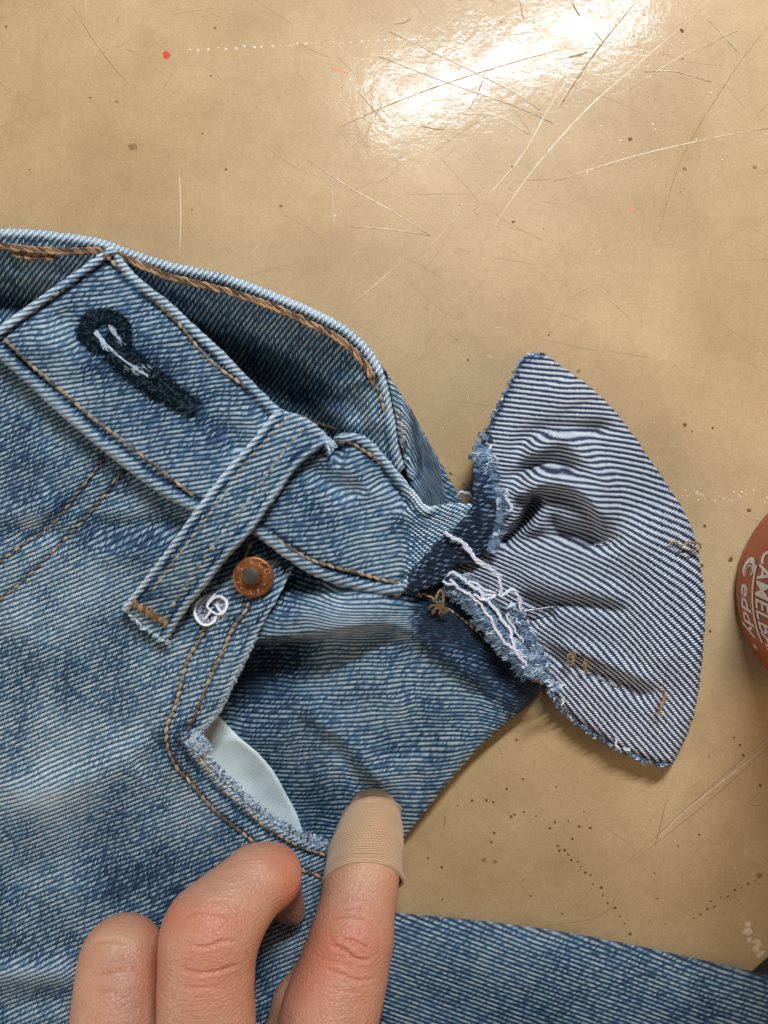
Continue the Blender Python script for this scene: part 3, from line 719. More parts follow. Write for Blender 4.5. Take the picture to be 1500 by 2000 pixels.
# --- front waistband
rw = Ridges([([(600, 905), (640, 940), (680, 960), (720, 950)], -11, 20, 20), ([(660, 900), (700, 930), (720, 985)], 7, 18, 18), ([(730, 930), (770, 955), (800, 1000)], -9, 16, 16),
             ([(760, 1010), (830, 1000), (900, 985)], 7, 24, 24), ([(400, 820), (450, 850), (460, 890)], -9, 20, 20), ([(470, 800), (500, 830), (500, 860)], 6, 16, 16),
             ([(110, 605), (150, 650), (165, 690)], -7, 22, 22), ([(60, 650), (110, 690), (180, 730)], 6, 26, 26), ([(380, 800), (420, 790), (440, 760)], -5, 20, 20),
             ([(640, 860), (655, 880), (640, 900)], -16, 14, 14)])
def h_band(u, v):
    return 136 + 1.35*rw(u, v) + 2.2*vn(u, v, 55, 17) + 1.0*vn(u, v, 22, 18) - 10*smooth(np.asarray(u), 640, 780)
T_EDGE = [(218, 478), (245, 512), (275, 545), (330, 588), (362, 618), (395, 648), (440, 690), (490, 742), (545, 795), (600, 822), (632, 856)]
T_EDGE2 = [(640, 862), (655, 850), (683, 845), (712, 852), (745, 880), (780, 922), (812, 962), (835, 988)]
B_EDGE = [(-40, 668), (0, 703), (60, 757), (120, 812), (180, 864), (240, 911), (300, 957), (380, 1002), (430, 1020), (490, 1043), (560, 1092), (600, 1118), (640, 1136), (720, 1158), (775, 1163), (797, 1150)]
def band_wear(u, v):
    def sp(cu, cv, ru, rv, a): return 1.4*a*np.exp(-((u - cu)/ru)**2 - ((v - cv)/rv)**2)
    return 0.12*vn(u, v, 60, 53) + sp(300, 700, 80, 60, -0.14) + sp(150, 650, 60, 20, 0.1) + sp(420, 860, 50, 30, -0.2) + sp(600, 1000, 60, 60, -0.1) + sp(870, 1010, 70, 50, 0.12) + sp(230, 720, 70, 90, -0.1) + sp(640, 1080, 60, 40, 0.08) - 0.4*np.exp(-(seg_dist(np.stack([u, v], 1), np.array([(190, 640), (232, 690), (300, 748), (385, 802)], float))[0]/34)**2)
def band_warp(u, v):
    w = smooth(u, 760, 830)
    return (3*vn(u, v, 80, 44), 2.5*vn(u, v, 70, 45) + w*0.8*(u - 780))
band = patch("front_waistband", [(218, 478, 1)] + T_EDGE[1:-1] + [(632, 858), (645, 868, 1)] + T_EDGE2[1:] + [(860, 985), (915, 983), (935, 990, 1), (905, 1030), (865, 1060), (825, 1100), (797, 1150, 1)] + B_EDGE[::-1][1:-1] + [(-40, 668, 1), (0, 636), (60, 592), (140, 535)],
             h_band, M_band, jeans, 46, step=5, edge=(9, 9), skirt=38, wear_shade=band_wear, warp=band_warp, kh=(0.3, 0.6),
             hems=[(T_EDGE, 24, 5), (T_EDGE2, 24, 5), (B_EDGE, 26, 7), ([(218, 478), (140, 535), (60, 592), (-10, 645)], 22, 6)], edge_wear=0.35)
stitch_line("topstitching", [(217, 510), (250, 540), (283, 570), (317, 603), (350, 633), (390, 683), (433, 723), (497, 767), (538, 801)], h_band, M_tan, band, **ST)
stitch_line("topstitching", [(7, 660), (60, 713), (117, 760), (173, 810), (230, 853), (287, 897), (335, 935), (388, 977)], h_band, M_tan, band, **ST)
stitch_line("topstitching", [(7, 653), (33, 630), (100, 582), (147, 547), (180, 522), (213, 500)], h_band, M_brown, band, r=3.0, length=14, gap=2)
stitch_line("topstitching", [(497, 1032), (550, 1060), (600, 1090), (650, 1107), (693, 1117), (745, 1132), (792, 1141)], h_band, M_tan, band, **ST)
stitch_line("topstitching", [(658, 866), (683, 865), (710, 880), (750, 907), (783, 940), (822, 985)], h_band, M_tan, band, **ST)
kn = Mesher()
for k in range(9):
    a = random.uniform(0, 6.28); kn.tube(curve_pts([(214 - 9*math.cos(a), 500 - 9*math.sin(a)), (214, 500), (214 + 9*math.cos(a), 500 + 9*math.sin(a))], h_band, 2 + k*0.4), 2.2*S, 6)
kn.build("stitch_knot", M_brown, band)

# buttonhole: dark fuzzy embroidery round a slit
def buttonhole():
    slit = catmull([(208, 652), (232, 690), (262, 718), (300, 748), (340, 776), (383, 800)], 2.0)
    cum = np.concatenate([[0], np.cumsum(np.linalg.norm(np.diff(slit, axis=0), axis=1))]); tot = cum[-1]
    m = Mesher()
    for k in range(4200):
        s = random.uniform(0, tot); p = np.array([np.interp(s, cum, slit[:, 0]), np.interp(s, cum, slit[:, 1])])
        wmax = 15 if s > 60 else 15 + 0
        side = random.choice((-1, 1))
        i = min(int(s/2), len(slit) - 2); d = slit[i+1] - slit[i]; d /= np.linalg.norm(d); n = np.array([-d[1], d[0]])
        if s > tot - 75: lo, hi = 0, 17 - 6*(s - tot + 75)/75
        else: lo, hi = 3.5, 19
        q = random.uniform(lo, hi) if random.random() < .7 else hi + abs(random.gauss(0, 5)); c = p + n*side*q
        an = math.atan2(n[1], n[0]) + random.gauss(0, 0.55); L = random.uniform(4, 9)
        a = c - L/2*np.array([math.cos(an), math.sin(an)]); b2 = c + L/2*np.array([math.cos(an), math.sin(an)])
        hh = max(1, 3.5*(1 - ((q - (lo+hi)/2)/((hi-lo)/2+4))**2))
        m.tube(curve_pts([tuple(a), tuple(c + np.array([random.uniform(-1.5, 1.5), random.uniform(-1.5, 1.5)])), tuple(b2)], h_band, hh + random.uniform(-1.5, 1.5), step=3), random.uniform(0.4, 0.9)*S, 4)
    for k in range(2600):                       # round eye
        a0 = random.uniform(0, 2*math.pi); q = random.uniform(21, 42) if random.random() < .7 else 42 + abs(random.gauss(0, 5)); c = np.array([203 + q*math.cos(a0)*1.0, 648 + q*math.sin(a0)*0.85])
        if c[1] > 668 and c[0] > 195 and q < 27: continue
        an = a0 + random.gauss(0, 0.6); L = random.uniform(4, 9)
        dv = L/2*np.array([math.cos(an), math.sin(an)])
        m.tube(curve_pts([tuple(c - dv), tuple(c + np.array([random.uniform(-1.5, 1.5), 0])), tuple(c + dv)], h_band, max(1, 3.2*(1 - ((q - 30)/14)**2)) + random.uniform(-1, 2), step=3), random.uniform(0.6, 1.1)*S, 4)
    e = Mesher()
    for k in range(330):                        # stray bluish hairs over the embroidery
        s = random.uniform(-30, tot); q = random.gauss(0, 13)
        p = np.array([203, 648]) + np.array([math.cos(s), math.sin(s)])*random.uniform(22, 44) if s < 22 and random.random() < .9 else np.array([np.interp(max(s, 0), cum, slit[:, 0]), np.interp(max(s, 0), cum, slit[:, 1])]) + np.array([.55, -.83])*q
        an = random.uniform(0, 6.28); L = random.uniform(4, 10); dv = L/2*np.array([math.cos(an), math.sin(an)])
        e.tube(curve_pts([tuple(p - dv), tuple(p + RNG.normal(0, 1.5, 2)), tuple(p + dv)], h_band, random.uniform(4, 9), step=3), random.uniform(0.3, 0.6)*S, 4)
    o = m.build("buttonhole", M_navy, band); e.build("stray_fibres", M_stray, o)["kind"] = "stuff"; o["label"] = "dark fuzzy embroidered buttonhole with frayed white slit"
    w = Mesher()
    for k in range(150):                        # frayed warp ends hanging along both lips of the eye
        left = random.random() < .5
        t = random.random(); c = (np.array([188, 650]) + t*np.array([22, 32]) if left else np.array([219, 642]) + t*np.array([20, 30])) + RNG.normal(0, 2.2, 2)
        an = 0.95 + random.gauss(0, 0.28); L = random.uniform(6, 15)
        dv = L/2*np.array([math.cos(an), math.sin(an)])
        w.tube(curve_pts([tuple(c - dv), tuple(c + np.array([random.uniform(-1.5, 1.5), 0])), tuple(c + dv)], h_band, random.uniform(2, 6), step=3), random.uniform(.35, .8)*S, 4)
    for k in range(4):
        j = lambda: random.uniform(-2, 2)
        w.tube(curve_pts([(196 + j(), 660 + j()), (225 + j(), 690 + j()), (255 + j(), 712 + j()), (290 + j(), 735 + j())], h_band, random.uniform(4, 7)), random.uniform(.4, .9)*S, 5)
    for k in range(30):
        c = np.array([random.gauss(272, 12), random.gauss(722, 6)]); an = random.gauss(.7, .2); dv = 5*np.array([math.cos(an), math.sin(an)])
        w.tube(curve_pts([tuple(c - dv), tuple(c + [1, -1]), tuple(c + dv)], h_band, random.uniform(4, 7), step=3), .45*S, 4)
    w.build("white_fray", M_palef, o)
buttonhole()

# --- belt loop
def h_loop(u, v):
    u = np.asarray(u, float); v = np.asarray(v, float)
    s = (v - 800)/440.0
    return 158 + 10*np.sin(np.clip(s, 0, 1)*math.pi)**0.7 - 40*smooth(s, 0.55, 1.0) + 1.2*vn(u, v, 25, 19)
LL = [(537, 800), (500, 850), (453, 903), (415, 950), (380, 997), (335, 1060), (290, 1120), (250, 1172), (240, 1186)]
RL = [(640, 864), (620, 880), (577, 918), (530, 985), (485, 1047), (445, 1090), (407, 1140), (370, 1185), (343, 1225), (328, 1252)]
loop = patch("belt_loop", [(537, 800, 1), (570, 806), (605, 820), (632, 845), (640, 864, 1)] + RL[1:-1] + [(326, 1254, 1), (300, 1240), (270, 1215), (238, 1188, 1)] + LL[::-1][2:-1],
             h_loop, M_loop, jeans, 54, step=4.5, edge=(10, 13), skirt=20, hems=[(LL, 17, 4.5), (RL, 17, 4.5)], edge_wear=0.5, edge_wear_w=9, kh=(0.2, 0.5),
             wear_shade=lambda u, v: 0.1*vn(u, v, 40, 54) - 0.02 - 0.25*np.exp(-((u - 290)/50)**2 - ((v - 1165)/12)**2))
stitch_line("topstitching", [(567, 812), (525, 855), (485, 900), (433, 973), (387, 1033), (357, 1073), (313, 1133), (291, 1166)], h_loop, M_tanl, loop, length=13, gap=6, r=2.0)
stitch_line("topstitching", [(597, 832), (565, 868), (540, 900), (500, 957), (460, 1010), (413, 1070), (373, 1127), (327, 1197)], h_loop, M_tanl, loop, length=13, gap=6, r=2.0)
bt = Mesher()
for k in range(44):
    t = k/43; c = np.array([258 + 68*t, 1177 + 42*t]); n = np.array([-0.52, 0.85]); n = n if k % 2 else n*0.9 + np.array([0.35, 0.15])
    L = 9.0 + random.uniform(-4, 3.5)
    bt.tube(curve_pts([tuple(c - n*L), tuple(c), tuple(c + n*L)], h_loop, 3.0 + random.uniform(-1.5, 2.0), step=3), random.uniform(1.1, 1.6)*S, 6, taper=.5)
bt.build("bar_tack", M_gold, loop)
# dark hollow mouth of the loop and its frayed end
fr = Mesher()
for k in range(170):
    t = random.random(); c = np.array([628 + 22*t + random.gauss(0, 3), 852 + 22*t + random.gauss(0, 4)]); an = random.gauss(0.6, 0.7); L = random.uniform(5, 12)
    dv = L/2*np.array([math.cos(an), math.sin(an)])
    fr.tube(curve_pts([tuple(c - dv), tuple(c + [random.uniform(-2, 2), random.uniform(-2, 2)]), tuple(c + dv)], None if False else h_loop, random.uniform(-18, -4), step=3), random.uniform(.6, 1.2)*S, 4)
fr.build("frayed_end", M_palef, loop)["kind"] = "stuff"

# --- rivet
def lathe(name, prof, cu, cv, h0, mat, parent, n=64, tilt=(0, 0)):
    x, y, _ = W(cu, cv, h0); f = (D - h0)/D
    V = []; F = []
    for r, z in prof:
        for k in range(n):
            a = 2*math.pi*k/n
            V.append((x + r*f*S*math.cos(a), y + r*f*S*math.sin(a), (h0 + z + tilt[0]*r*math.cos(a) + tilt[1]*r*math.sin(a))*S))
    m_ = len(prof)
    for i in range(m_-1):
        for k in range(n):
            k2 = (k+1) % n; F.append([i*n+k, i*n+k2, (i+1)*n+k2, (i+1)*n+k])
    F.append([(m_-1)*n+k for k in range(n)])
    me = mesh_np(name, np.array(V), F)
    return link(name, me, mat, parent)
def copper():
    m, nt, b = material("worn_copper")
    g = nt.node('ShaderNodeTexCoord').outputs['Object']
    n1 = nt.noise(g, 500, 4, .65); n2 = nt.noise(g, 2500, 3)
    nt.put(b.inputs['Base Color'], nt.ramp(n1, [(0.3, (0.12, 0.038, 0.013)), (0.55, (0.33, 0.115, 0.035)), (0.8, (0.20, 0.06, 0.018))]))
    b.inputs['Metallic'].default_value = 0.85; nt.put(b.inputs['Roughness'], nt.m('ADD', 0.3, nt.m('MULTIPLY', n2, 0.3)))
    nt.put(b.inputs['Normal'], nt.bump(n2, 0.6*S, 0.7)); return m
M_cop = copper()
M_copb = flat_mat("bright_copper", (0.80, 0.42, 0.25), 0.35, 0.5, 0.7)
M_stud = flat_mat("dull_dark_metal", (0.06, 0.05, 0.032), 0.5, 0.5, 0.5)
RH = 96
RH = 128
rivet = lathe("rivet", [(38, -6), (40.5, 0), (40.5, 2.5), (39, 4.6), (36.5, 5.4), (34, 5.0), (28, 5.6), (19.5, 6.6)], 495, 1127, RH, M_cop, jeans)
lathe("rivet_post", [(19.8, 5), (18, 6.5), (17.2, 11), (16.6, 17)], 495, 1126, RH, M_cop, rivet)
lathe("rivet_post_top", [(16.6, 16.5), (16.4, 18.2), (15, 19), (0.5, 18.2)], 493, 1124, RH, M_stud, rivet)

def text_mesh(ch, size, extrude=0.0, bold=0.0, shear=0.0):
    c = bpy.data.curves.new("lettering", 'FONT'); c.body = ch; c.size = size; c.extrude = extrude; c.offset = bold; c.shear = shear
    c.align_x = 'CENTER'; c.align_y = 'CENTER'; c.resolution_u = 4
    o = bpy.data.objects.new("lettering", c); COL.objects.link(o)
    dg = bpy.context.evaluated_depsgraph_get(); dg.update()
    me = bpy.data.meshes.new_from_object(o.evaluated_get(dg))
    bpy.data.objects.remove(o); bpy.data.curves.remove(c)
    return me
def rivet_text():
    cx, cy, _ = W(495, 1127, RH); f = (D - RH)/D*S
    bm = bmesh.new()
    # (character, angle in degrees, size, extra rotation, radius)
    L = [("L", 196, 15, -8, 28.5), ("S", 146, 16, 0, 28.5), (".", 121, 15, 0, 24), ("&", 95, 15, 0, 29.5), ("C", 56, 17, 0, 29.5), ("O", 22, 16, 0, 29), (".", 2, 15, 0, 26), ("-", 330, 17, 0, 28)]
    Bt = [("-", 222, 17), ("S", 262, 14), (".", 274, 14), ("F", 293, 14), (".", 306, 14)]
    def put(ch, ang, size, rot, rad):
        me = text_mesh(ch, size, 1.1, -0.1)
        a = R(ang); M = Matrix.Translation((cx + rad*f*math.cos(a), cy + rad*f*math.sin(a), (RH + 6.4)*S)) @ Matrix.Rotation(rot, 4, 'Z') @ Matrix.Scale(f, 4)
        me.transform(M); bm.from_mesh(me); bpy.data.meshes.remove(me)
    for ch, ang, size, ex, rad in L: put(ch, ang, size, R(ang - 90 + ex), rad)
    for ch, ang, size in Bt: put(ch, ang, size, R(ang + 90) if ch != '-' else R(ang + 90), 29.5)
    me = bpy.data.meshes.new("lettering"); bm.to_mesh(me); bm.free()
    link("lettering", me, M_copb, rivet, False)
rivet_text()

# --- the cut-off stretch folded back: reverse side up
CUFF = [(1060, 688, 1), (1080, 703), (1112, 726), (1160, 762), (1208, 812), (1250, 868), (1290, 928), (1330, 988), (1354, 1040), (1369, 1110), (1378, 1180), (1373, 1270), (1361, 1370), (1344, 1430), (1315, 1492, 1),
        (1275, 1488), (1230, 1470), (1180, 1442), (1130, 1410), (1092, 1372), (1070, 1335), (1045, 1290), (1005, 1235), (950, 1170), (900, 1125), (870, 1105, 1), (930, 1050), (950, 1000), (944, 950), (926, 905, 1), (935, 875), (960, 822), (990, 762), (1020, 702), (1038, 693)]
rc = Ridges([([(965, 1066), (1010, 1031), (1036, 992), (1049, 955)], -30, 14, 9), ([(960, 1075), (1030, 1055), (1096, 1048), (1160, 1062), (1226, 1048)], -13, 16, 16),
             ([(1027, 990), (1048, 948), (1090, 945), (1130, 955), (1166, 990), (1185, 1040)], 21, 15, 30),
             ([(1000, 900), (1036, 852), (1080, 842), (1130, 842), (1205, 836)], -11, 11, 18), ([(1010, 905), (1045, 880), (1096, 858), (1140, 892), (1180, 940), (1210, 980)], 13, 20, 20),
             ([(985, 945), (1020, 922), (1060, 905), (1095, 910), (1130, 930)], -12, 13, 13), ([(970, 1000), (1000, 975), (1020, 950)], 8, 12, 12),
             ([(1075, 1000), (1090, 1030), (1140, 1040), (1180, 1035)], -12, 16, 16),
             ([(1000, 1160), (1060, 1180), (1110, 1178), (1180, 1182), (1240, 1200)], -8, 16, 10), ([(1000, 1120), (1080, 1140), (1180, 1160), (1240, 1180)], 8, 24, 22),
             ([(1020, 1220), (1050, 1205), (1090, 1200)], -10, 14, 14),
             ([(1040, 1250), (1100, 1290), (1160, 1310), (1230, 1340), (1290, 1370)], -9, 18, 14), ([(1080, 1260), (1140, 1275), (1220, 1310), (1300, 1345)], 7, 16, 18),
             ([(1230, 1000), (1280, 1100), (1300, 1250), (1290, 1350)], 10, 60, 50), ([(1090, 740), (1120, 800)], 5, 40, 40)])
def h_cuff(u, v):
    c = 1 - smooth(np.hypot(np.asarray(u) - 970., np.asarray(v) - 1060.), 0, 330)
    return 62 + 30*c + 1.45*rc(u, v)*1.6 + 2.5*vn(u, v, 60, 71) + 1*vn(u, v, 24, 72)
def cuff_theta(v): return R(3) + R(44)*smooth(v, 760, 1420)
def cuff_wear(u, v):
    e = np.exp(-(np.hypot(u - 1045, v - 710)/34)**2)
    d, _, _ = seg_dist(np.stack([u, v], 1), np.array([(1055, 690), (1020, 705), (990, 765), (960, 825), (935, 880), (926, 905)], float))
    return -0.55*np.exp(-(d/13)**2) + 0.06*vn(u, v, 60, 74)
cuff = patch("turned_back_piece", CUFF, h_cuff, M_rev, jeans, 43, frame=(1180, cuff_theta), step=4.5, edge=(13, 22), thick_to=4, kh=(0.10, 0.24), wear_shade=cuff_wear, edge_wear=-0.25, edge_wear_w=8, jag=1.0)

# --- unfaded strip where the band turns over
def h_fold(u, v):
    P = np.stack([np.atleast_1d(u), np.atleast_1d(v)], 1)
    d, _, _ = seg_dist(P, np.array([(800, 1150), (840, 1095), (880, 1040), (925, 985)], float))
    return 140 - 3*smooth(d, 0, 20) - 26*smooth(d, 30, 110) + 2.5*vn(u, v, 26, 81)
fold = patch("unfaded_fold", [(795, 1156, 1), (797, 1125), (822, 1092), (860, 1052), (900, 1015), (922, 985), (923, 940), (928, 903, 1), (950, 905), (962, 930), (968, 970), (972, 1010), (966, 1050), (960, 1080, 1), (925, 1095), (885, 1112), (860, 1138), (835, 1150), (808, 1158)],
             h_fold, M_dark, jeans, 25, step=4, edge=(9, 12), skirt=40, kh=(0.4, 0.6), edge_wear=0.12, jag=1.0,
             wear_shade=lambda u, v: 0.03 + 0.22*(1 - smooth(v, 925, 985)) - 0.1*smooth(u, 830, 880)*(1 - smooth(v, 0, 1)))

# --- fraying
def fray(name, path, width, count, L, mats, parent, h, rad=(0.6, 1.5), lean=0.0, curl=3.0, spread=0.6, hvar=6):
    c = catmull(path, 3.0); cum = np.concatenate([[0], np.cumsum(np.linalg.norm(np.diff(c, axis=0), axis=1))])
    for mi, (mat, frac) in enumerate(mats):
        m = Mesher()
        ncl = max(1, int(count*frac/4.0))
        for k in range(ncl):
            s = random.uniform(0, cum[-1]); p0 = np.array([np.interp(s, cum, c[:, 0]), np.interp(s, cum, c[:, 1])])
            i = min(int(s/3), len(c) - 2); d = c[i+1] - c[i]; d /= np.linalg.norm(d) + 1e-9; n = np.array([-d[1], d[0]])
            q = random.uniform(-1, 1); p0 = p0 + n*width/2*q
            an0 = math.atan2(n[1], n[0]) + lean + random.gauss(0, spread); l0 = L*random.uniform(.5, 1.5); cv0 = random.gauss(0, curl)
            hh = h if np.isscalar(h) else float(h(np.array([p0[0]]), np.array([p0[1]]))[0])
            hh += hvar*(1 - q*q) + random.uniform(-2, 2); val = random.random()
            for kk in range(random.randint(3, 6)):
                an = an0 + random.gauss(0, .12); l = l0*random.uniform(.8, 1.15); cv = cv0 + random.gauss(0, 1)
                e = np.array([math.cos(an), math.sin(an)]); e2 = np.array([-e[1], e[0]])
                p = p0 + e2*random.gauss(0, L*0.13)
                pts = [tuple(p - e*l/2) + (hh - 3,), tuple(p + e2*cv - e*l*.15) + (hh + random.uniform(0, 3),), tuple(p + e2*cv*.7 + e*l*.25) + (hh + random.uniform(0, 4),), tuple(p + e*l/2) + (hh + random.uniform(-4, 2),)]
                m.tube(curve_pts(pts, None, 0, step=3.5), random.uniform(*rad)*S, 5, r_end=None, taper=.4, val=min(1, max(0, val + random.gauss(0, .12))))
        o = m.build(name, mat, parent); o["kind"] = "stuff"
fray("frayed_edge", [(940, 880), (950, 915), (962, 950), (970, 990), (968, 1030), (955, 1075)], 22, 1700, 18, [(M_bluef, .9), (M_palef, .1)], fold, 116, rad=(.4, 1.0), spread=.5, lean=.15)
fray("frayed_edge", [(928, 900), (938, 872), (948, 850)], 22, 200, 9, [(M_bluef, 1)], cuff, 76)
fray("frayed_edge", [(1055, 690), (1022, 703), (990, 763), (960, 823), (938, 872)], 7, 420, 7, [(M_bluef, .85), (M_palef, .15)], cuff, lambda u, v: h_cuff(u, v) - 20, rad=(.5, 1.1), hvar=3)
fray("frayed_edge", [(1072, 1335), (1092, 1372), (1130, 1410), (1180, 1442), (1230, 1470), (1275, 1488), (1312, 1490)], 13, 800, 9, [(M_bluef, .85), (M_palef, .15)], cuff, lambda u, v: h_cuff(u, v) - 20, rad=(.6, 1.3), hvar=5)
fray("frayed_edge", [(880, 1132), (914, 1158), (950, 1200), (985, 1245), (1018, 1282), (1052, 1312)], 38, 2600, 24, [(M_bluef, .9), (M_palef, .1)], side, 104, rad=(.45, 1.1), spread=.45, lean=.5, hvar=12)
fray("frayed_edge", [(1000, 1180), (1020, 1220), (1045, 1270), (1066, 1325), (1085, 1350)], 22, 600, 15, [(M_bluef, .8), (M_palef, .2)], cuff, 104, rad=(.7, 1.4), hvar=8)
fray("frayed_corner", [(372, 1440), (385, 1450), (400, 1468)], 32, 1300, 8, [(M_palef, .65), (M_bluef, .35)], body, lambda u, v: h_body(u, v), rad=(.3, .7), hvar=4, curl=1.5)
fray("frayed_hem", [(400, 1480), (430, 1512), (450, 1530), (500, 1578), (560, 1620), (640, 1652)], 20, 3200, 6, [(M_palef, .5), (M_bluef, .5)], body, lambda u, v: h_body(u, v) - 2, rad=(.3, .6), hvar=2.0, curl=1.0)
fray("frayed_hem", [(500, 1245), (460, 1325), (428, 1388), (400, 1422), (385, 1435)], 6, 1200, 5, [(M_palef, .6), (M_bluef, .4)], body, lambda u, v: h_body(u, v) - 5, rad=(.25, .5), hvar=2, curl=.8)
fray("fuzzy_edge", [(240, 1186), (270, 1215), (300, 1240), (326, 1254)], 8, 160, 7, [(M_palef, 1)], loop, lambda u, v: h_loop(u, v) - 6, rad=(.4, .9), hvar=2)

# --- loose threads that belong to the jeans
def threads(name, lst, mat, parent, sides=7):
    m = Mesher()
    for pts, r in lst:
        P = curve_pts(pts, None, 0, step=3)
        kk_ = np.cumsum(RNG.normal(0, 0.9*S, P.shape), 0); P = P + (kk_ - np.linspace(0, 1, len(P))[:, None]*kk_[-1])*[1, 1, .3]
        for a in (0, 2.1, 4.2):                      # three plies twisted together
            n = len(P); t = np.arange(n)*0.55 + a
            T = np.gradient(P, axis=0); T /= np.linalg.norm(T, axis=1, keepdims=True) + 1e-12
            X = np.cross(T, [0, 0, 1.0]); X /= np.linalg.norm(X, axis=1, keepdims=True) + 1e-9; Y = np.cross(X, T)
            Q = P + (np.cos(t)[:, None]*X + np.sin(t)[:, None]*Y)*r*0.5*S
            m.tube(Q, r*0.35*S, sides, taper=.3)
        for _ in range(int(len(P)*0.8)):
            c = P[random.randrange(len(P))]; dv = RNG.normal(0, 1, 3)*[1, 1, .3]; dv /= np.linalg.norm(dv); L_ = random.uniform(3, 9)*S
            m.tube(np.array([c - dv*L_*.3, c + RNG.normal(0, 1.2*S, 3)*[1, 1, .3], c + dv*L_]), 0.28*S, 3, taper=.3)
    return m.build(name, mat, parent)
threads("loose_white_thread", [([(868, 1040, 150), (885, 1050, 152), (905, 1066, 145), (930, 1090, 138), (960, 1112, 132), (978, 1128, 128)], 4.2), ([(905, 1068, 146), (935, 1096, 139), (968, 1120, 132)], 2.6),
        ([(975, 1125, 129), (982, 1150, 126), (978, 1162, 122), (985, 1160, 124), (1000, 1150, 128), (1015, 1165, 122), (1018, 1195, 116)], 3.6),
        ([(872, 1122, 126), (890, 1120, 132), (925, 1150, 126), (955, 1172, 124), (985, 1215, 122), (996, 1240, 122), (1000, 1265, 122), (1020, 1295, 118), (1048, 1306, 114)], 3.8),
        ([(880, 1130, 124), (895, 1145, 125), (930, 1165, 122), (950, 1190, 124), (975, 1235, 122), (1000, 1262, 120), (1030, 1285, 118)], 3.2),
        ([(870, 1125, 125), (866, 1135, 123), (878, 1143, 123), (888, 1138, 126)], 2.8), ([(915, 1135, 127), (945, 1150, 126), (968, 1158, 122)], 2.6),
        ([(925, 1160, 126), (940, 1175, 128), (962, 1168, 126), (945, 1160, 128)], 3.0), ([(1022, 1300, 116), (1018, 1304, 118), (1035, 1306, 116), (1050, 1312, 112)], 3),
        ([(990, 1200, 120), (1005, 1230, 122), (1022, 1245, 118), (1020, 1255, 116)], 2.4)], M_white, side)
for _t in [([(960, 868, 90), (957, 878, 94), (966, 892, 94), (972, 903, 90)], 2.6), ([(975, 962, 100), (985, 958, 108), (994, 968, 106), (976, 970, 104)], 3),
        ([(972, 970, 102), (985, 970, 108), (998, 988, 108), (990, 994, 106), (974, 984, 102)], 3.6), ([(1096, 1378, 70), (1101, 1372, 72), (1098, 1365, 72)], 2), ([(1205, 1442, 62), (1202, 1455, 60), (1212, 1463, 60)], 2.6), ([(1218, 1462, 58), (1230, 1468, 58), (1226, 1460, 60)], 3)]: threads("loose_white_thread", [_t], M_white, cuff)
threads("loose_pale_thread", [([(892, 978, 60), (897, 966, 72), (910, 963, 76), (921, 970, 76), (922, 982, 74)], 3.4)], M_palef, fold)
for _t in [([(1305, 1060, 82), (1320, 1060, 84), (1332, 1068, 86), (1345, 1058, 86), (1358, 1058, 84), (1366, 1068, 76), (1350, 1074, 80), (1338, 1072, 84)], 2.4), ([(1345, 1056, 84), (1360, 1066, 82), (1352, 1072, 80)], 2),
        ([(1108, 1298, 82), (1110, 1284, 86), (1118, 1274, 88), (1122, 1280, 88), (1112, 1304, 84)], 2.8), ([(1116, 1276, 88), (1122, 1290, 88), (1114, 1302, 84)], 2.4), ([(1142, 1290, 84), (1146, 1300, 86), (1141, 1312, 82)], 2.2), ([(1143, 1288, 84), (1139, 1300, 86), (1144, 1313, 82)], 2.0),
        ([(1296, 1346, 84), (1300, 1362, 86), (1290, 1378, 84), (1287, 1390, 82), (1295, 1398, 78)], 3.0), ([(1299, 1350, 84), (1294, 1366, 88)], 1.8),
        ([(1060, 1332, 70), (1045, 1332, 66), (1035, 1342, 60), (1034, 1356, 52)], 3.2)]: threads("loose_tan_thread", [_t], M_gold, cuff)
threads("thread_knot", [([(820, 1138, 112), (818, 1150, 114), (822, 1166, 112)], 2.6), ([(824, 1158, 112), (840, 1166, 114), (855, 1178, 118)], 2.4),
        ([(855, 1180, 116), (850, 1165, 126), (858, 1152, 128), (866, 1162, 128), (862, 1184, 122), (858, 1200, 116)], 3.0), ([(838, 1190, 112), (848, 1182, 118), (862, 1186, 122), (876, 1192, 118)], 3.2),
        ([(842, 1198, 110), (855, 1188, 118), (868, 1198, 114)], 3.0), ([(862, 1200, 112), (870, 1196, 116), (880, 1190, 116)], 2.6), ([(852, 1176, 120), (868, 1176, 122), (864, 1200, 116)], 2.2)], M_gold, side)

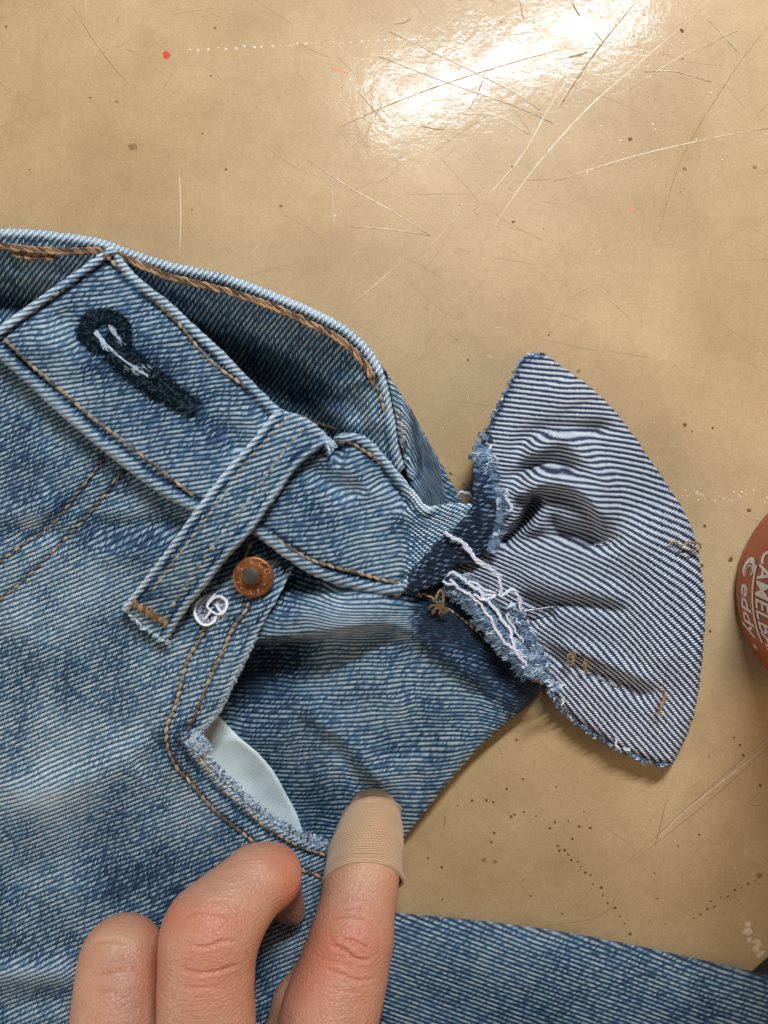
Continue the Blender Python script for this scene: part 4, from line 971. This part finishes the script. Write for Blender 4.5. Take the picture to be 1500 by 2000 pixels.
# --- white scrap of thread
lt = Mesher()
def scrap():
    main = [([(396, 1167), (384, 1179), (380, 1199), (389, 1215), (404, 1221), (417, 1213), (421, 1204)], 4.6),
            ([(400, 1211), (411, 1193), (404, 1185), (410, 1173), (419, 1161)], 4.0),
            ([(409, 1175), (423, 1166), (437, 1169), (443, 1183), (436, 1196), (425, 1200), (412, 1194)], 4.6), ([(422, 1180), (427, 1190), (430, 1196)], 3.6)]
    for pts, r in main:
        for k in range(9):
            P = curve_pts([(p[0] + random.uniform(-2.2, 2.2), p[1] + random.uniform(-1.6, 1.6)) for p in pts], h_body, 8 + random.uniform(-2, 4), step=3)
            lt.tube(P + RNG.normal(0, .25*S, P.shape), r*0.30*S, 6, taper=.4)
    for k in range(200):
        a = random.uniform(0, 6.28); c = (408 + 26*math.cos(a) + random.gauss(0, 4), 1190 + 24*math.sin(a) + random.gauss(0, 4)); an = random.uniform(0, 3.14); L = random.uniform(5, 12)
        lt.tube(curve_pts([(c[0] - L*math.cos(an), c[1] - L*math.sin(an)), (c[0] + random.uniform(-3, 3), c[1] + random.uniform(-3, 3)), (c[0] + L*math.cos(an), c[1] + L*math.sin(an))], h_body, random.uniform(3, 10), step=3), 0.22*S, 4)
    tag(lt.build("loose_thread", M_white), "curled white scrap of fluffy thread beside the copper rivet", "thread")
scrap()

# --- sewing pins through the turned-back piece
M_pin = flat_mat("pin_steel", (0.78, 0.76, 0.76), 0.22, 0.5, 1.0)
for a, b2, lab in [((1160, 1064, 2), (1193, 1052, 8), "short shiny tip of a steel pin in the middle of the striped turned-back denim"),
                   ((1020, 1194, 5), (1086, 1184, 3), "steel pin lying level beside the frayed white threads"),
                   ((1136, 1310, 2), (1212, 1346, 3), "long steel pin slanting down beside the paired tan stitch ends")]:
    mm = Mesher(); e_ = [(a[2]), (b2[2])]; P = np.array([W(a[0] + (b2[0] - a[0])*t, a[1] + (b2[1] - a[1])*t, max(float(h_cuff(np.array([a[0] + (b2[0] - a[0])*q]), np.array([a[1] + (b2[1] - a[1])*q]))[0]) - abs(q - t)*8 for q in np.linspace(0, 1, 6)) + e_[0] + (e_[1] - e_[0])*t) for t in np.linspace(0, 1, 10)])
    mm.tube(P, 2.2*S, 10, r_end=1.5*S)
    tag(mm.build("sewing_pin", M_pin), lab, "pin", "sewing pins in the denim")

# ------------------------------------------------------------------ person: the hand
person = empty("person", W(500, 2300, 100), "person's hand with bent fingers pressing down the jeans, one fingertip bandaged", "person")
def J(u, v, h, r):
    f = (D - h)/D
    return np.array([(u - 750)*f, (1000 - v)*f, h]), r*f
def hand():
    xs = np.concatenate([np.arange(-700, -560, 10.0), np.arange(-560, 60, 3.1), np.arange(60, 200, 10.0)])
    ys = np.concatenate([-3300 + 16*np.arange(0, 125), np.arange(-1300, -860, 8.0), np.arange(-860, -430, 3.1)])
    zs = np.concatenate([np.arange(20, 390, 4.2), np.arange(390, 900, 12.0)])
    zs = zs.astype(np.float32); xs = xs.astype(np.float32); ys = ys.astype(np.float32)
    X = xs[:, None, None]; Y = ys[None, :, None]; Z = zs[None, None, :]
    shape = (len(xs), len(ys), len(zs))
    def cone(a, b, zsq=1.0):
        (p, r1), (q, r2) = a, b
        ax, ay, az = (q - p).astype(np.float32); L2 = ax*ax + ay*ay + az*az + 1e-6
        dx = X - p[0]; dy = Y - p[1]; dz = Z - p[2]
        t = np.clip((dx*ax + dy*ay + dz*az)/L2, 0, 1)
        return (np.sqrt((dx - t*ax)**2 + (dy - t*ay)**2 + (dz - t*az)**2) - (r1 + (r2 - r1)*t)).astype(np.float32)
    def smin(a, b, k):
        h = np.clip(0.5 + 0.5*(b - a)/k, 0, 1)
        return b + (a - b)*h - k*h*(1 - h)
    def chain(js, k=14):
        F = None
        for a, b in zip(js, js[1:]):
            c = cone(J(*a), J(*b)); F = c if F is None else smin(F, c, k)
        return F
    def ball(j):
        p, r = J(*j); return (np.sqrt((X - p[0])**2 + (Y - p[1])**2 + (Z - p[2])**2) - r).astype(np.float32)
    # index: pad of the tip presses on the pocket panel
    idx = chain([(729, 1592, 90, 50), (718, 1650, 118, 62), (708, 1712, 150, 66), (698, 1770, 176, 68), (686, 1835, 206, 75), (668, 1905, 226, 83), (646, 1975, 244, 90), (622, 2080, 268, 98)], 22)
    idx = smin(idx, ball((688, 1838, 214, 76)), 12)
    mid = chain([(572, 1782, 116, 24), (558, 1762, 128, 32), (528, 1712, 190, 58), (500, 1722, 210, 66), (452, 1772, 244, 76), (415, 1816, 270, 87)], 16)
    mid2 = chain([(415, 1816, 270, 87), (405, 1870, 280, 87), (402, 1940, 290, 86), (404, 2010, 298, 88), (418, 2160, 318, 98)], 22)
    mid = smin(mid, mid2, 20); mid = smin(mid, ball((400, 1828, 277, 83)), 14)
    rng = chain([(238, 1872, 206, 78), (235, 1930, 232, 80), (230, 2000, 252, 82), (236, 2160, 290, 94)], 24)
    rng = smin(rng, chain([(240, 1874, 200, 75), (262, 1900, 140, 60), (270, 1960, 118, 50)], 14), 16)
    pin = chain([(60, 2190, 170, 62), (70, 2300, 240, 72), (110, 2480, 280, 84)], 24)
    thm = chain([(598, 1905, 118, 30), (580, 1960, 128, 44), (560, 2060, 150, 58), (560, 2250, 190, 78), (520, 2600, 240, 100)], 20)
    palm = chain([(622, 2080, 268, 96), (560, 2350, 330, 120), (430, 2900, 480, 150)], 40)
    palm = smin(palm, chain([(418, 2160, 312, 98), (410, 2450, 370, 120), (400, 2900, 490, 150)], 40), 50)
    palm = smin(palm, chain([(236, 2170, 285, 92), (300, 2450, 355, 115), (380, 2900, 480, 150)], 40), 50)
    palm = smin(palm, chain([(110, 2480, 276, 84), (240, 2700, 360, 110), (370, 2950, 470, 140)], 40), 50)
    arm = chain([(400, 2900, 485, 150), (380, 3600, 600, 150), (340, 5600, 720, 190)], 30)
    F = smin(palm, arm, 40)
    for fg, k in ((idx, 14), (mid, 14), (rng, 14), (pin, 14), (thm, 14)): F = smin(F, fg, k)
    # ---- surface nets
    Sg = F < 0
    nx, ny, nz = shape
    cnt = np.zeros((nx-1, ny-1, nz-1), np.int16); ac = Sg[:-1, :-1, :-1].astype(np.int8)
    tot = np.zeros((nx-1, ny-1, nz-1), np.int8)
    for a in (0, 1):
        for b in (0, 1):
            for c in (0, 1): tot += Sg[a:nx-1+a, b:ny-1+b, c:nz-1+c]
    act = (tot > 0) & (tot < 8)
    I, Jj, K = np.nonzero(act); vid = -np.ones(act.shape, np.int64); vid[act] = np.arange(len(I))
    acc = np.zeros((len(I), 3)); n = np.zeros(len(I))
    cs = [(a, b, c) for a in (0, 1) for b in (0, 1) for c in (0, 1)]
    for p in cs:
        for ax in range(3):
            if p[ax]: continue
            q = list(p); q[ax] = 1
            f0 = F[I+p[0], Jj+p[1], K+p[2]]; f1 = F[I+q[0], Jj+q[1], K+q[2]]
            mk = (f0 < 0) != (f1 < 0)
            t = np.where(mk, f0/(f0 - f1 + 1e-12), 0)
            P0 = np.stack([xs[I+p[0]], ys[Jj+p[1]], zs[K+p[2]]], 1); P1 = np.stack([xs[I+q[0]], ys[Jj+q[1]], zs[K+q[2]]], 1)
            acc += np.where(mk[:, None], P0 + (P1 - P0)*t[:, None], 0); n += mk
    V = acc/n[:, None]
    quads = []
    for ax in range(3):
        sl0 = [slice(None)]*3; sl1 = [slice(None)]*3; sl0[ax] = slice(0, -1); sl1[ax] = slice(1, None)
        A0 = Sg[tuple(sl0)]; A1 = Sg[tuple(sl1)]
        i, j, k = np.nonzero(A0 != A1); inn = A0[i, j, k]
        o1, o2 = [x for x in range(3) if x != ax]
        idx3 = np.stack([i, j, k], 1)
        ok = (idx3[:, o1] > 0) & (idx3[:, o2] > 0) & (idx3[:, o1] < act.shape[o1]) & (idx3[:, o2] < act.shape[o2])
        idx3 = idx3[ok]; inn = inn[ok]
        def g(d1, d2):
            t = idx3.copy(); t[:, o1] += d1; t[:, o2] += d2; return vid[t[:, 0], t[:, 1], t[:, 2]]
        q = np.stack([g(-1, -1), g(0, -1), g(0, 0), g(-1, 0)], 1)
        flip = inn if ax != 1 else ~inn
        q = np.where(flip[:, None], q, q[:, ::-1]); quads.append(q)
    Q = np.concatenate(quads); Q = Q[(Q >= 0).all(1)]
    # light smoothing
    E = np.concatenate([Q[:, [0, 1]], Q[:, [1, 2]], Q[:, [2, 3]], Q[:, [3, 0]]])
    for _ in range(3):
        sm = np.zeros_like(V); dg = np.zeros(len(V))
        for c in range(3):
            sm[:, c] = np.bincount(E[:, 0], V[E[:, 1], c], len(V)) + np.bincount(E[:, 1], V[E[:, 0], c], len(V))
        dg = np.bincount(E[:, 0], minlength=len(V)) + np.bincount(E[:, 1], minlength=len(V))
        V = 0.5*V + 0.5*sm/np.maximum(dg, 1)[:, None]
    # normals
    a, b, c, d = V[Q[:, 0]], V[Q[:, 1]], V[Q[:, 2]], V[Q[:, 3]]
    fn = np.cross(c - a, d - b); N = np.zeros_like(V)
    for k in range(4):
        for cc_ in range(3): N[:, cc_] += np.bincount(Q[:, k], fn[:, cc_], len(V))
    N /= np.linalg.norm(N, axis=1, keepdims=True) + 1e-9
    f = (D - V[:, 2])/D
    u = V[:, 0]/f + 750; v = 1000 - V[:, 1]/f
    top = np.clip(N[:, 2]*2.0, 0, 1)
    disp = np.zeros(len(V)); red = np.zeros(len(V))
    P2 = np.stack([u, v], 1)
    creases = [  # wrinkles over the knuckles (polyline, depth, width)
        ([(632, 1806), (652, 1792), (690, 1788), (724, 1800), (748, 1822)], 2.2, 4), ([(632, 1840), (655, 1850), (676, 1857), (690, 1870), (715, 1876), (735, 1868)], 4.0, 4.5),
        ([(640, 1820), (652, 1840), (672, 1852)], 1.6, 3.5), ([(660, 1830), (690, 1838), (728, 1856)], 2.6, 3.5), ([(625, 1890), (660, 1900), (700, 1915), (735, 1910)], 2.8, 4.5),
        ([(680, 1800), (684, 1830), (690, 1860)], 1.4, 3), ([(705, 1800), (702, 1826), (700, 1850)], 1.2, 3), ([(640, 1925), (680, 1938), (720, 1935)], 1.2, 4),
        ([(650, 1762), (690, 1755), (740, 1770)], 1.2, 3.5), ([(655, 1780), (700, 1772), (745, 1790)], 1.2, 3.5), ([(612, 1868), (640, 1874), (665, 1885)], 1.6, 3.5),
        ([(345, 1838), (370, 1846), (400, 1850), (440, 1838), (470, 1842)], 2.6, 4.5), ([(340, 1880), (370, 1898), (410, 1900), (450, 1890), (480, 1880)], 3.0, 5), ([(350, 1800), (380, 1782), (430, 1785), (470, 1800)], 1.6, 5),
        ([(372, 1850), (374, 1872), (370, 1890)], 1.0, 3), ([(398, 1852), (396, 1872), (392, 1890)], 1.2, 3), ([(330, 1920), (380, 1930), (440, 1925)], 1.2, 5),
        ([(400, 1760), (440, 1762), (500, 1790)], 1.2, 4), ([(480, 1850), (492, 1880), (490, 1910)], 1.4, 4),
        ([(165, 1895), (200, 1898), (250, 1892), (295, 1896)], 2.0, 4.5), ([(175, 1842), (215, 1838), (255, 1844)], 1.8, 5), ([(165, 1940), (210, 1938), (240, 1945)], 1.0, 5), ([(225, 1875), (250, 1868), (270, 1880)], 1.2, 4)]
    for p, dep, w in creases:
        poly = catmull(p, 6); lo, hi = poly.min(0) - 15, poly.max(0) + 15
        mk = ((P2 > lo) & (P2 < hi)).all(1) & (N[:, 2] > 0)
        if mk.any():
            d_, _, t_ = seg_dist(P2[mk], poly); e = smooth(t_, 0, .25)*(1 - smooth(t_, .75, 1))
            w = w*0.66; disp[mk] -= 1.35*dep*e*np.exp(-(d_/w)**2)*top[mk]; disp[mk] += 0.25*dep*e*np.exp(-((d_ - 2.2*w)/(w*1.3))**2)*top[mk]
            red[mk] += 0.28*e*np.exp(-(d_/(w*1.1))**2)
    for cu, cv, ru, rv, a in [(685, 1850, 75, 60, .55), (400, 1800, 70, 32, .5), (395, 1880, 90, 60, .3), (300, 1880, 22, 80, .55), (545, 1665, 40, 35, .35), (570, 1740, 26, 60, .6), (590, 1900, 30, 90, .5), (640, 1880, 30, 90, .3), (235, 1810, 60, 22, .15), (330, 1780, 30, 40, .4), (230, 1930, 60, 60, .12), (690, 1960, 70, 50, .15), (400, 1960, 70, 50, .2)]:
        red += a*np.exp(-((u - cu)/ru)**2 - ((v - cv)/rv)**2)
    yel = 0.9*np.exp(-((u - 225)/50)**2 - ((v - 1835)/26)**2) + .5*np.exp(-((u - 720)/60)**2 - ((v - 1700)/30)**2)
    V = V + N*disp[:, None]
    me = mesh_np("hand", V*S, Q, None, {"red": np.clip(red, 0, 1), "yel": np.clip(yel, 0, 1), "nail": np.clip(1.1 - np.hypot((u - 728)/48, (v - 1550)/20), 0, 1)*(v < 1620)})
    m, nt, b = material("skin")
    g = nt.node('ShaderNodeNewGeometry').outputs['Position']
    n1 = nt.noise(g, 160, 3, .6); n2 = nt.noise(g, 1500, 3, .6)
    base = nt.mix(n1, (0.35, 0.155, 0.088, 1), (0.53, 0.275, 0.175, 1))
    base = nt.mix(nt.m('MULTIPLY', nt.attr("yel"), .5), base, (0.56, 0.38, 0.19, 1))
    base = nt.mix(nt.m('MULTIPLY', nt.attr("red"), .95, clamp=True), base, (0.46, 0.11, 0.055, 1))
    base = nt.mix(nt.m('MULTIPLY', nt.ramp(nt.noise(g, 520, 4, .7), [(.45, (0, 0, 0)), (.7, (1, 1, 1))]), .3), base, (0.50, 0.17, 0.10, 1))
    nt.put(b.inputs['Base Color'], nt.mix(nt.m('MULTIPLY', n2, .2), base, (0.34, 0.17, 0.09, 1)))
    base2 = nt.mix(nt.m('MULTIPLY', nt.attr('nail'), 1.6, clamp=True), b.inputs['Base Color'].links[0].from_socket, (0.13, 0.085, 0.055, 1))
    nt.put(b.inputs['Base Color'], base2)
    b.inputs['Roughness'].default_value = 0.43; b.inputs['Specular IOR Level'].default_value = 0.4
    b.inputs['Subsurface Weight'].default_value = 0.25; b.inputs['Subsurface Radius'].default_value = (1.0, 0.35, 0.18); b.inputs['Subsurface Scale'].default_value = 0.0022
    vo = nt.node('ShaderNodeTexVoronoi', feature='DISTANCE_TO_EDGE'); nt.l.new(g, vo.inputs['Vector']); vo.inputs['Scale'].default_value = 900
    mp = nt.node('ShaderNodeMapping'); nt.l.new(g, mp.inputs[0]); mp.inputs['Scale'].default_value = (260, 1500, 600)
    wr = nt.noise(mp.outputs[0], 1.0, 3, .6)
    hgt = nt.m('ADD', nt.m('MULTIPLY', nt.m('MINIMUM', vo.outputs['Distance'], .25), 1.2), nt.m('ADD', nt.m('MULTIPLY', wr, .9), nt.m('MULTIPLY', n2, .5)))
    nt.put(b.inputs['Normal'], nt.bump(hgt, 2.0*S, .9))
    link("hand", me, m, person)
hand()

def bandage():
    m, nt, b = material("fabric_bandage")
    uvn = nt.node('ShaderNodeUVMap', uv_map="UVMap").outputs[0]; x0, y0 = sep(nt, uvn)
    rib = nt.attr("rib")
    # rows of small knots, offset every second row
    row = nt.m('FLOOR', nt.m('DIVIDE', y0, 4.8)); sh = nt.m('MULTIPLY', nt.m('MODULO', row, 2.0), 3.0)
    a = nt.m('ABSOLUTE', nt.m('SINE', nt.m('MULTIPLY', nt.m('ADD', x0, sh), math.pi/6.0)))
    c = nt.m('ABSOLUTE', nt.m('SINE', nt.m('MULTIPLY', y0, math.pi/4.8)))
    k = nt.m('MULTIPLY', nt.m('POWER', a, .6), nt.m('POWER', c, .6))
    line = nt.m('ABSOLUTE', nt.m('SINE', nt.m('MULTIPLY', y0, math.pi/4.0)))
    k = nt.m('ADD', nt.m('MULTIPLY', k, nt.m('SUBTRACT', 1.0, rib)), nt.m('MULTIPLY', line, rib))
    n = nt.noise(uvn, 0.03, 3)
    col = nt.mix(k, (0.30, 0.165, 0.08, 1), (0.56, 0.34, 0.185, 1))
    col = nt.mix(nt.m('MULTIPLY', n, .35), col, (0.42, 0.27, 0.15, 1))
    nt.put(b.inputs['Base Color'], col); b.inputs['Roughness'].default_value = .85; b.inputs['Sheen Weight'].default_value = .2
    nt.put(b.inputs['Normal'], nt.bump(nt.m('ADD', k, nt.m('MULTIPLY', nt.noise(uvn, 0.12, 3), 1.6)), 1.2*S, 1.0))
    cs = [(729, 1584, 98, 51), (724, 1606, 106, 57), (718, 1640, 118, 66), (712, 1680, 136, 71), (708, 1722, 154, 72)]
    C = np.array([J(*c)[0] for c in cs]); Rr = np.array([J(*c)[1] for c in cs]) + 4.5
    nA, nS = 96, 56
    t = np.linspace(0, 1, nS); tk = np.linspace(0, 1, len(cs))
    V = []; uv = []; rib_ = []
    for i, tt in enumerate(t):
        c = np.array([np.interp(tt, tk, C[:, q]) for q in range(3)]); r = np.interp(tt, tk, Rr)
        ax = C[-1] - C[0]; ax /= np.linalg.norm(ax)
        ax = np.array([0.06, -0.66, 0.75]); ax /= np.linalg.norm(ax)       # rings lean with the finger
        X = np.cross(ax, [0, 0, 1]); X /= np.linalg.norm(X); Y = np.cross(X, ax)
        if Y[2] < 0: Y = -Y
        for k2 in range(nA):
            a = 2*math.pi*k2/nA
            q = r*(1 + 0.014*math.sin(3*a + tt*4)) + 1.0*math.sin(a*5 + tt*9) + 1.1*math.sin(tt*22 + 2*math.sin(a)) + (3.0 if tt > .93 else 0)
            if i == 0: q -= 5
            if i == 1: q -= 1.5
            if i == nS-1: q += 0.5
            wob = 2.5*math.sin(a*2.3 + 1)*(1 if tt > .9 or tt < .1 else 0)
            V.append(c + X*q*math.cos(a) + Y*q*0.98*math.sin(a) + ax*wob)
            uv.append((a*66, tt*165)); rib_.append(1.0 if tt > .76 or tt < .1 else 0.0)
    n0 = len(V)
    # inner wall for thickness
    for i in (0, nS-1):
        for k2 in range(nA):
            p = V[i*nA + k2]; tt = t[i]; c = np.array([np.interp(tt, tk, C[:, q]) for q in range(3)])
            V.append(c + (p - c)*0.93); uv.append(uv[i*nA + k2]); rib_.append(1.0)
    F = []
    for i in range(nS-1):
        for k2 in range(nA):
            k3 = (k2+1) % nA; F.append([i*nA+k2, i*nA+k3, (i+1)*nA+k3, (i+1)*nA+k2])
    for k2 in range(nA):
        k3 = (k2+1) % nA
        F.append([k2, n0+k2, n0+k3, k3]); F.append([(nS-1)*nA+k2, (nS-1)*nA+k3, n0+nA+k3, n0+nA+k2])
    # uv seam: keep the seam underneath
    me = mesh_np("fingertip_bandage", np.array(V)*S, F, np.array(uv), {"rib": np.array(rib_)})
    o = link("fingertip_bandage", me, m, person)
bandage()

# ------------------------------------------------------------------ bottle
bottle = empty("water_bottle", ((1654 - 750)*S, (1000 - 1155)*S, 0), "brick red plastic water bottle standing at the right edge with white lettering", "bottle")
def build_bottle():
    m, nt, b = material("brick_red_plastic")
    g = nt.node('ShaderNodeNewGeometry').outputs['Position']
    n = nt.noise(g, 60, 3)
    nt.put(b.inputs['Base Color'], nt.mix(n, (0.20, 0.035, 0.016, 1), (0.29, 0.058, 0.024, 1)))
    b.inputs['Roughness'].default_value = 0.28; b.inputs['Coat Weight'].default_value = .25; b.inputs['Coat Roughness'].default_value = .12
    b.inputs['Subsurface Weight'].default_value = .3; b.inputs['Subsurface Radius'].default_value = (1, .25, .1); b.inputs['Subsurface Scale'].default_value = .004
    nt.put(b.inputs['Normal'], nt.bump(nt.noise(g, 900, 2), .3*S, .3))
    bx, by = 904.0, -155.0
    def lat(name, prof, mat, n=128):
        V = []; F = []
        for r, z in prof:
            for k in range(n):
                a = 2*math.pi*k/n; V.append(((bx + r*math.cos(a))*S, (by + r*math.sin(a))*S, z*S))
        for i in range(len(prof)-1):
            for k in range(n):
                k2 = (k+1) % n; F.append([i*n+k, i*n+k2, (i+1)*n+k2, (i+1)*n+k])
        F.append([(len(prof)-1)*n+k for k in range(n)]); F.append([k for k in range(n)][::-1])
        return link(name, mesh_np(name, np.array(V), F), mat, bottle)
    lat("bottle_body", [(196, 0.5), (208, 1.5), (217, 5), (221.5, 11), (223, 18), (222, 26), (221.5, 34), (221.5, 300), (220, 620), (222, 640), (222, 820), (210, 880), (176, 940), (168, 960), (168, 985)], m)
    capm = flat_mat("dark_cap_plastic", (0.05, 0.05, 0.055), .45)
    lat("bottle_cap", [(178, 972), (184, 980), (184, 1075), (176, 1090), (120, 1100), (60, 1104)], capm)
    M_print = flat_mat("white_print", (0.50, 0.45, 0.39), .5)
    Rb = 222.4
    def wrap(me, ang0, h0, name, label=None):
        """lettering bent round the wall: x runs along the circumference, y up"""
        co = np.empty(len(me.vertices)*3); me.vertices.foreach_get("co", co); co = co.reshape(-1, 3)
        th = math.pi + R(ang0) + co[:, 0]/Rb           # viewed from the left: reads top to bottom of the picture
        r = Rb + 0.25 + co[:, 2]
        V = np.stack([bx + r*np.cos(th), by + r*np.sin(th), h0 + co[:, 1]], 1)*S
        me.vertices.foreach_set("co", V.ravel()); me.update()
        o = link(name, me, M_print, bottle, False)
        return o
    def dens(me):
        bm = bmesh.new(); bm.from_mesh(me); bmesh.ops.triangulate(bm, faces=bm.faces)
        for _ in range(2):
            bmesh.ops.subdivide_edges(bm, edges=[e for e in bm.edges if e.calc_length() > 8], cuts=1)
        bm.to_mesh(me); bm.free(); return me
    def fit(txt, width, height, shear, bold):
        me = text_mesh(txt, 60, 0.25, bold, shear)
        co = np.empty(len(me.vertices)*3); me.vertices.foreach_get("co", co); co = co.reshape(-1, 3)
        lo, hi = co.min(0), co.max(0)
        co[:, 0] = (co[:, 0] - (lo[0]+hi[0])/2)*width/(hi[0]-lo[0]); co[:, 1] = (co[:, 1] - lo[1])*height/(hi[1]-lo[1])
        me.vertices.foreach_set("co", co.ravel()); me.update(); return dens(me)
    wrap(fit("CAMELBAK", 212, 50, 0.2, 0.7), 5, 90, "lettering")
    wrap(fit("eddy", 104, 46, 0.2, 0.8), 8.6, 24, "lettering")
    wrap(fit("®", 13, 12, 0, 0.3), 27, 34, "lettering")
    # underline and the crescent emblem
    def strip_(pts, wid, name):
        c = catmull(pts, 4); n = len(c); T = np.gradient(c, axis=0); N = np.stack([-T[:, 1], T[:, 0]], 1); N /= np.linalg.norm(N, axis=1, keepdims=True)
        ww = np.interp(np.linspace(0, 1, n), np.linspace(0, 1, len(wid)), wid)[:, None]
        A = c + N*ww/2; B2 = c - N*ww/2
        V = np.concatenate([np.c_[A, np.full(n, .3)], np.c_[B2, np.full(n, .3)]]); F = [[i, i+1, n+i+1, n+i] for i in range(n-1)]
        return wrap(mesh_np(name, V, F), 0, 0, name)
    strip_([(-58, 80), (0, 80), (60, 80), (88, 82)], (7, 7, 7), "underline")
    strip_([(-32, 44), (-44, 36), (-58, 40), (-66, 54), (-60, 68), (-46, 72), (-37, 66)], (3, 9, 11, 11, 8, 3), "emblem")
    strip_([(-34, 50), (-44, 45), (-53, 50), (-55, 60), (-48, 66)], (1.5, 4, 4, 3, 1.5), "emblem")
build_bottle()
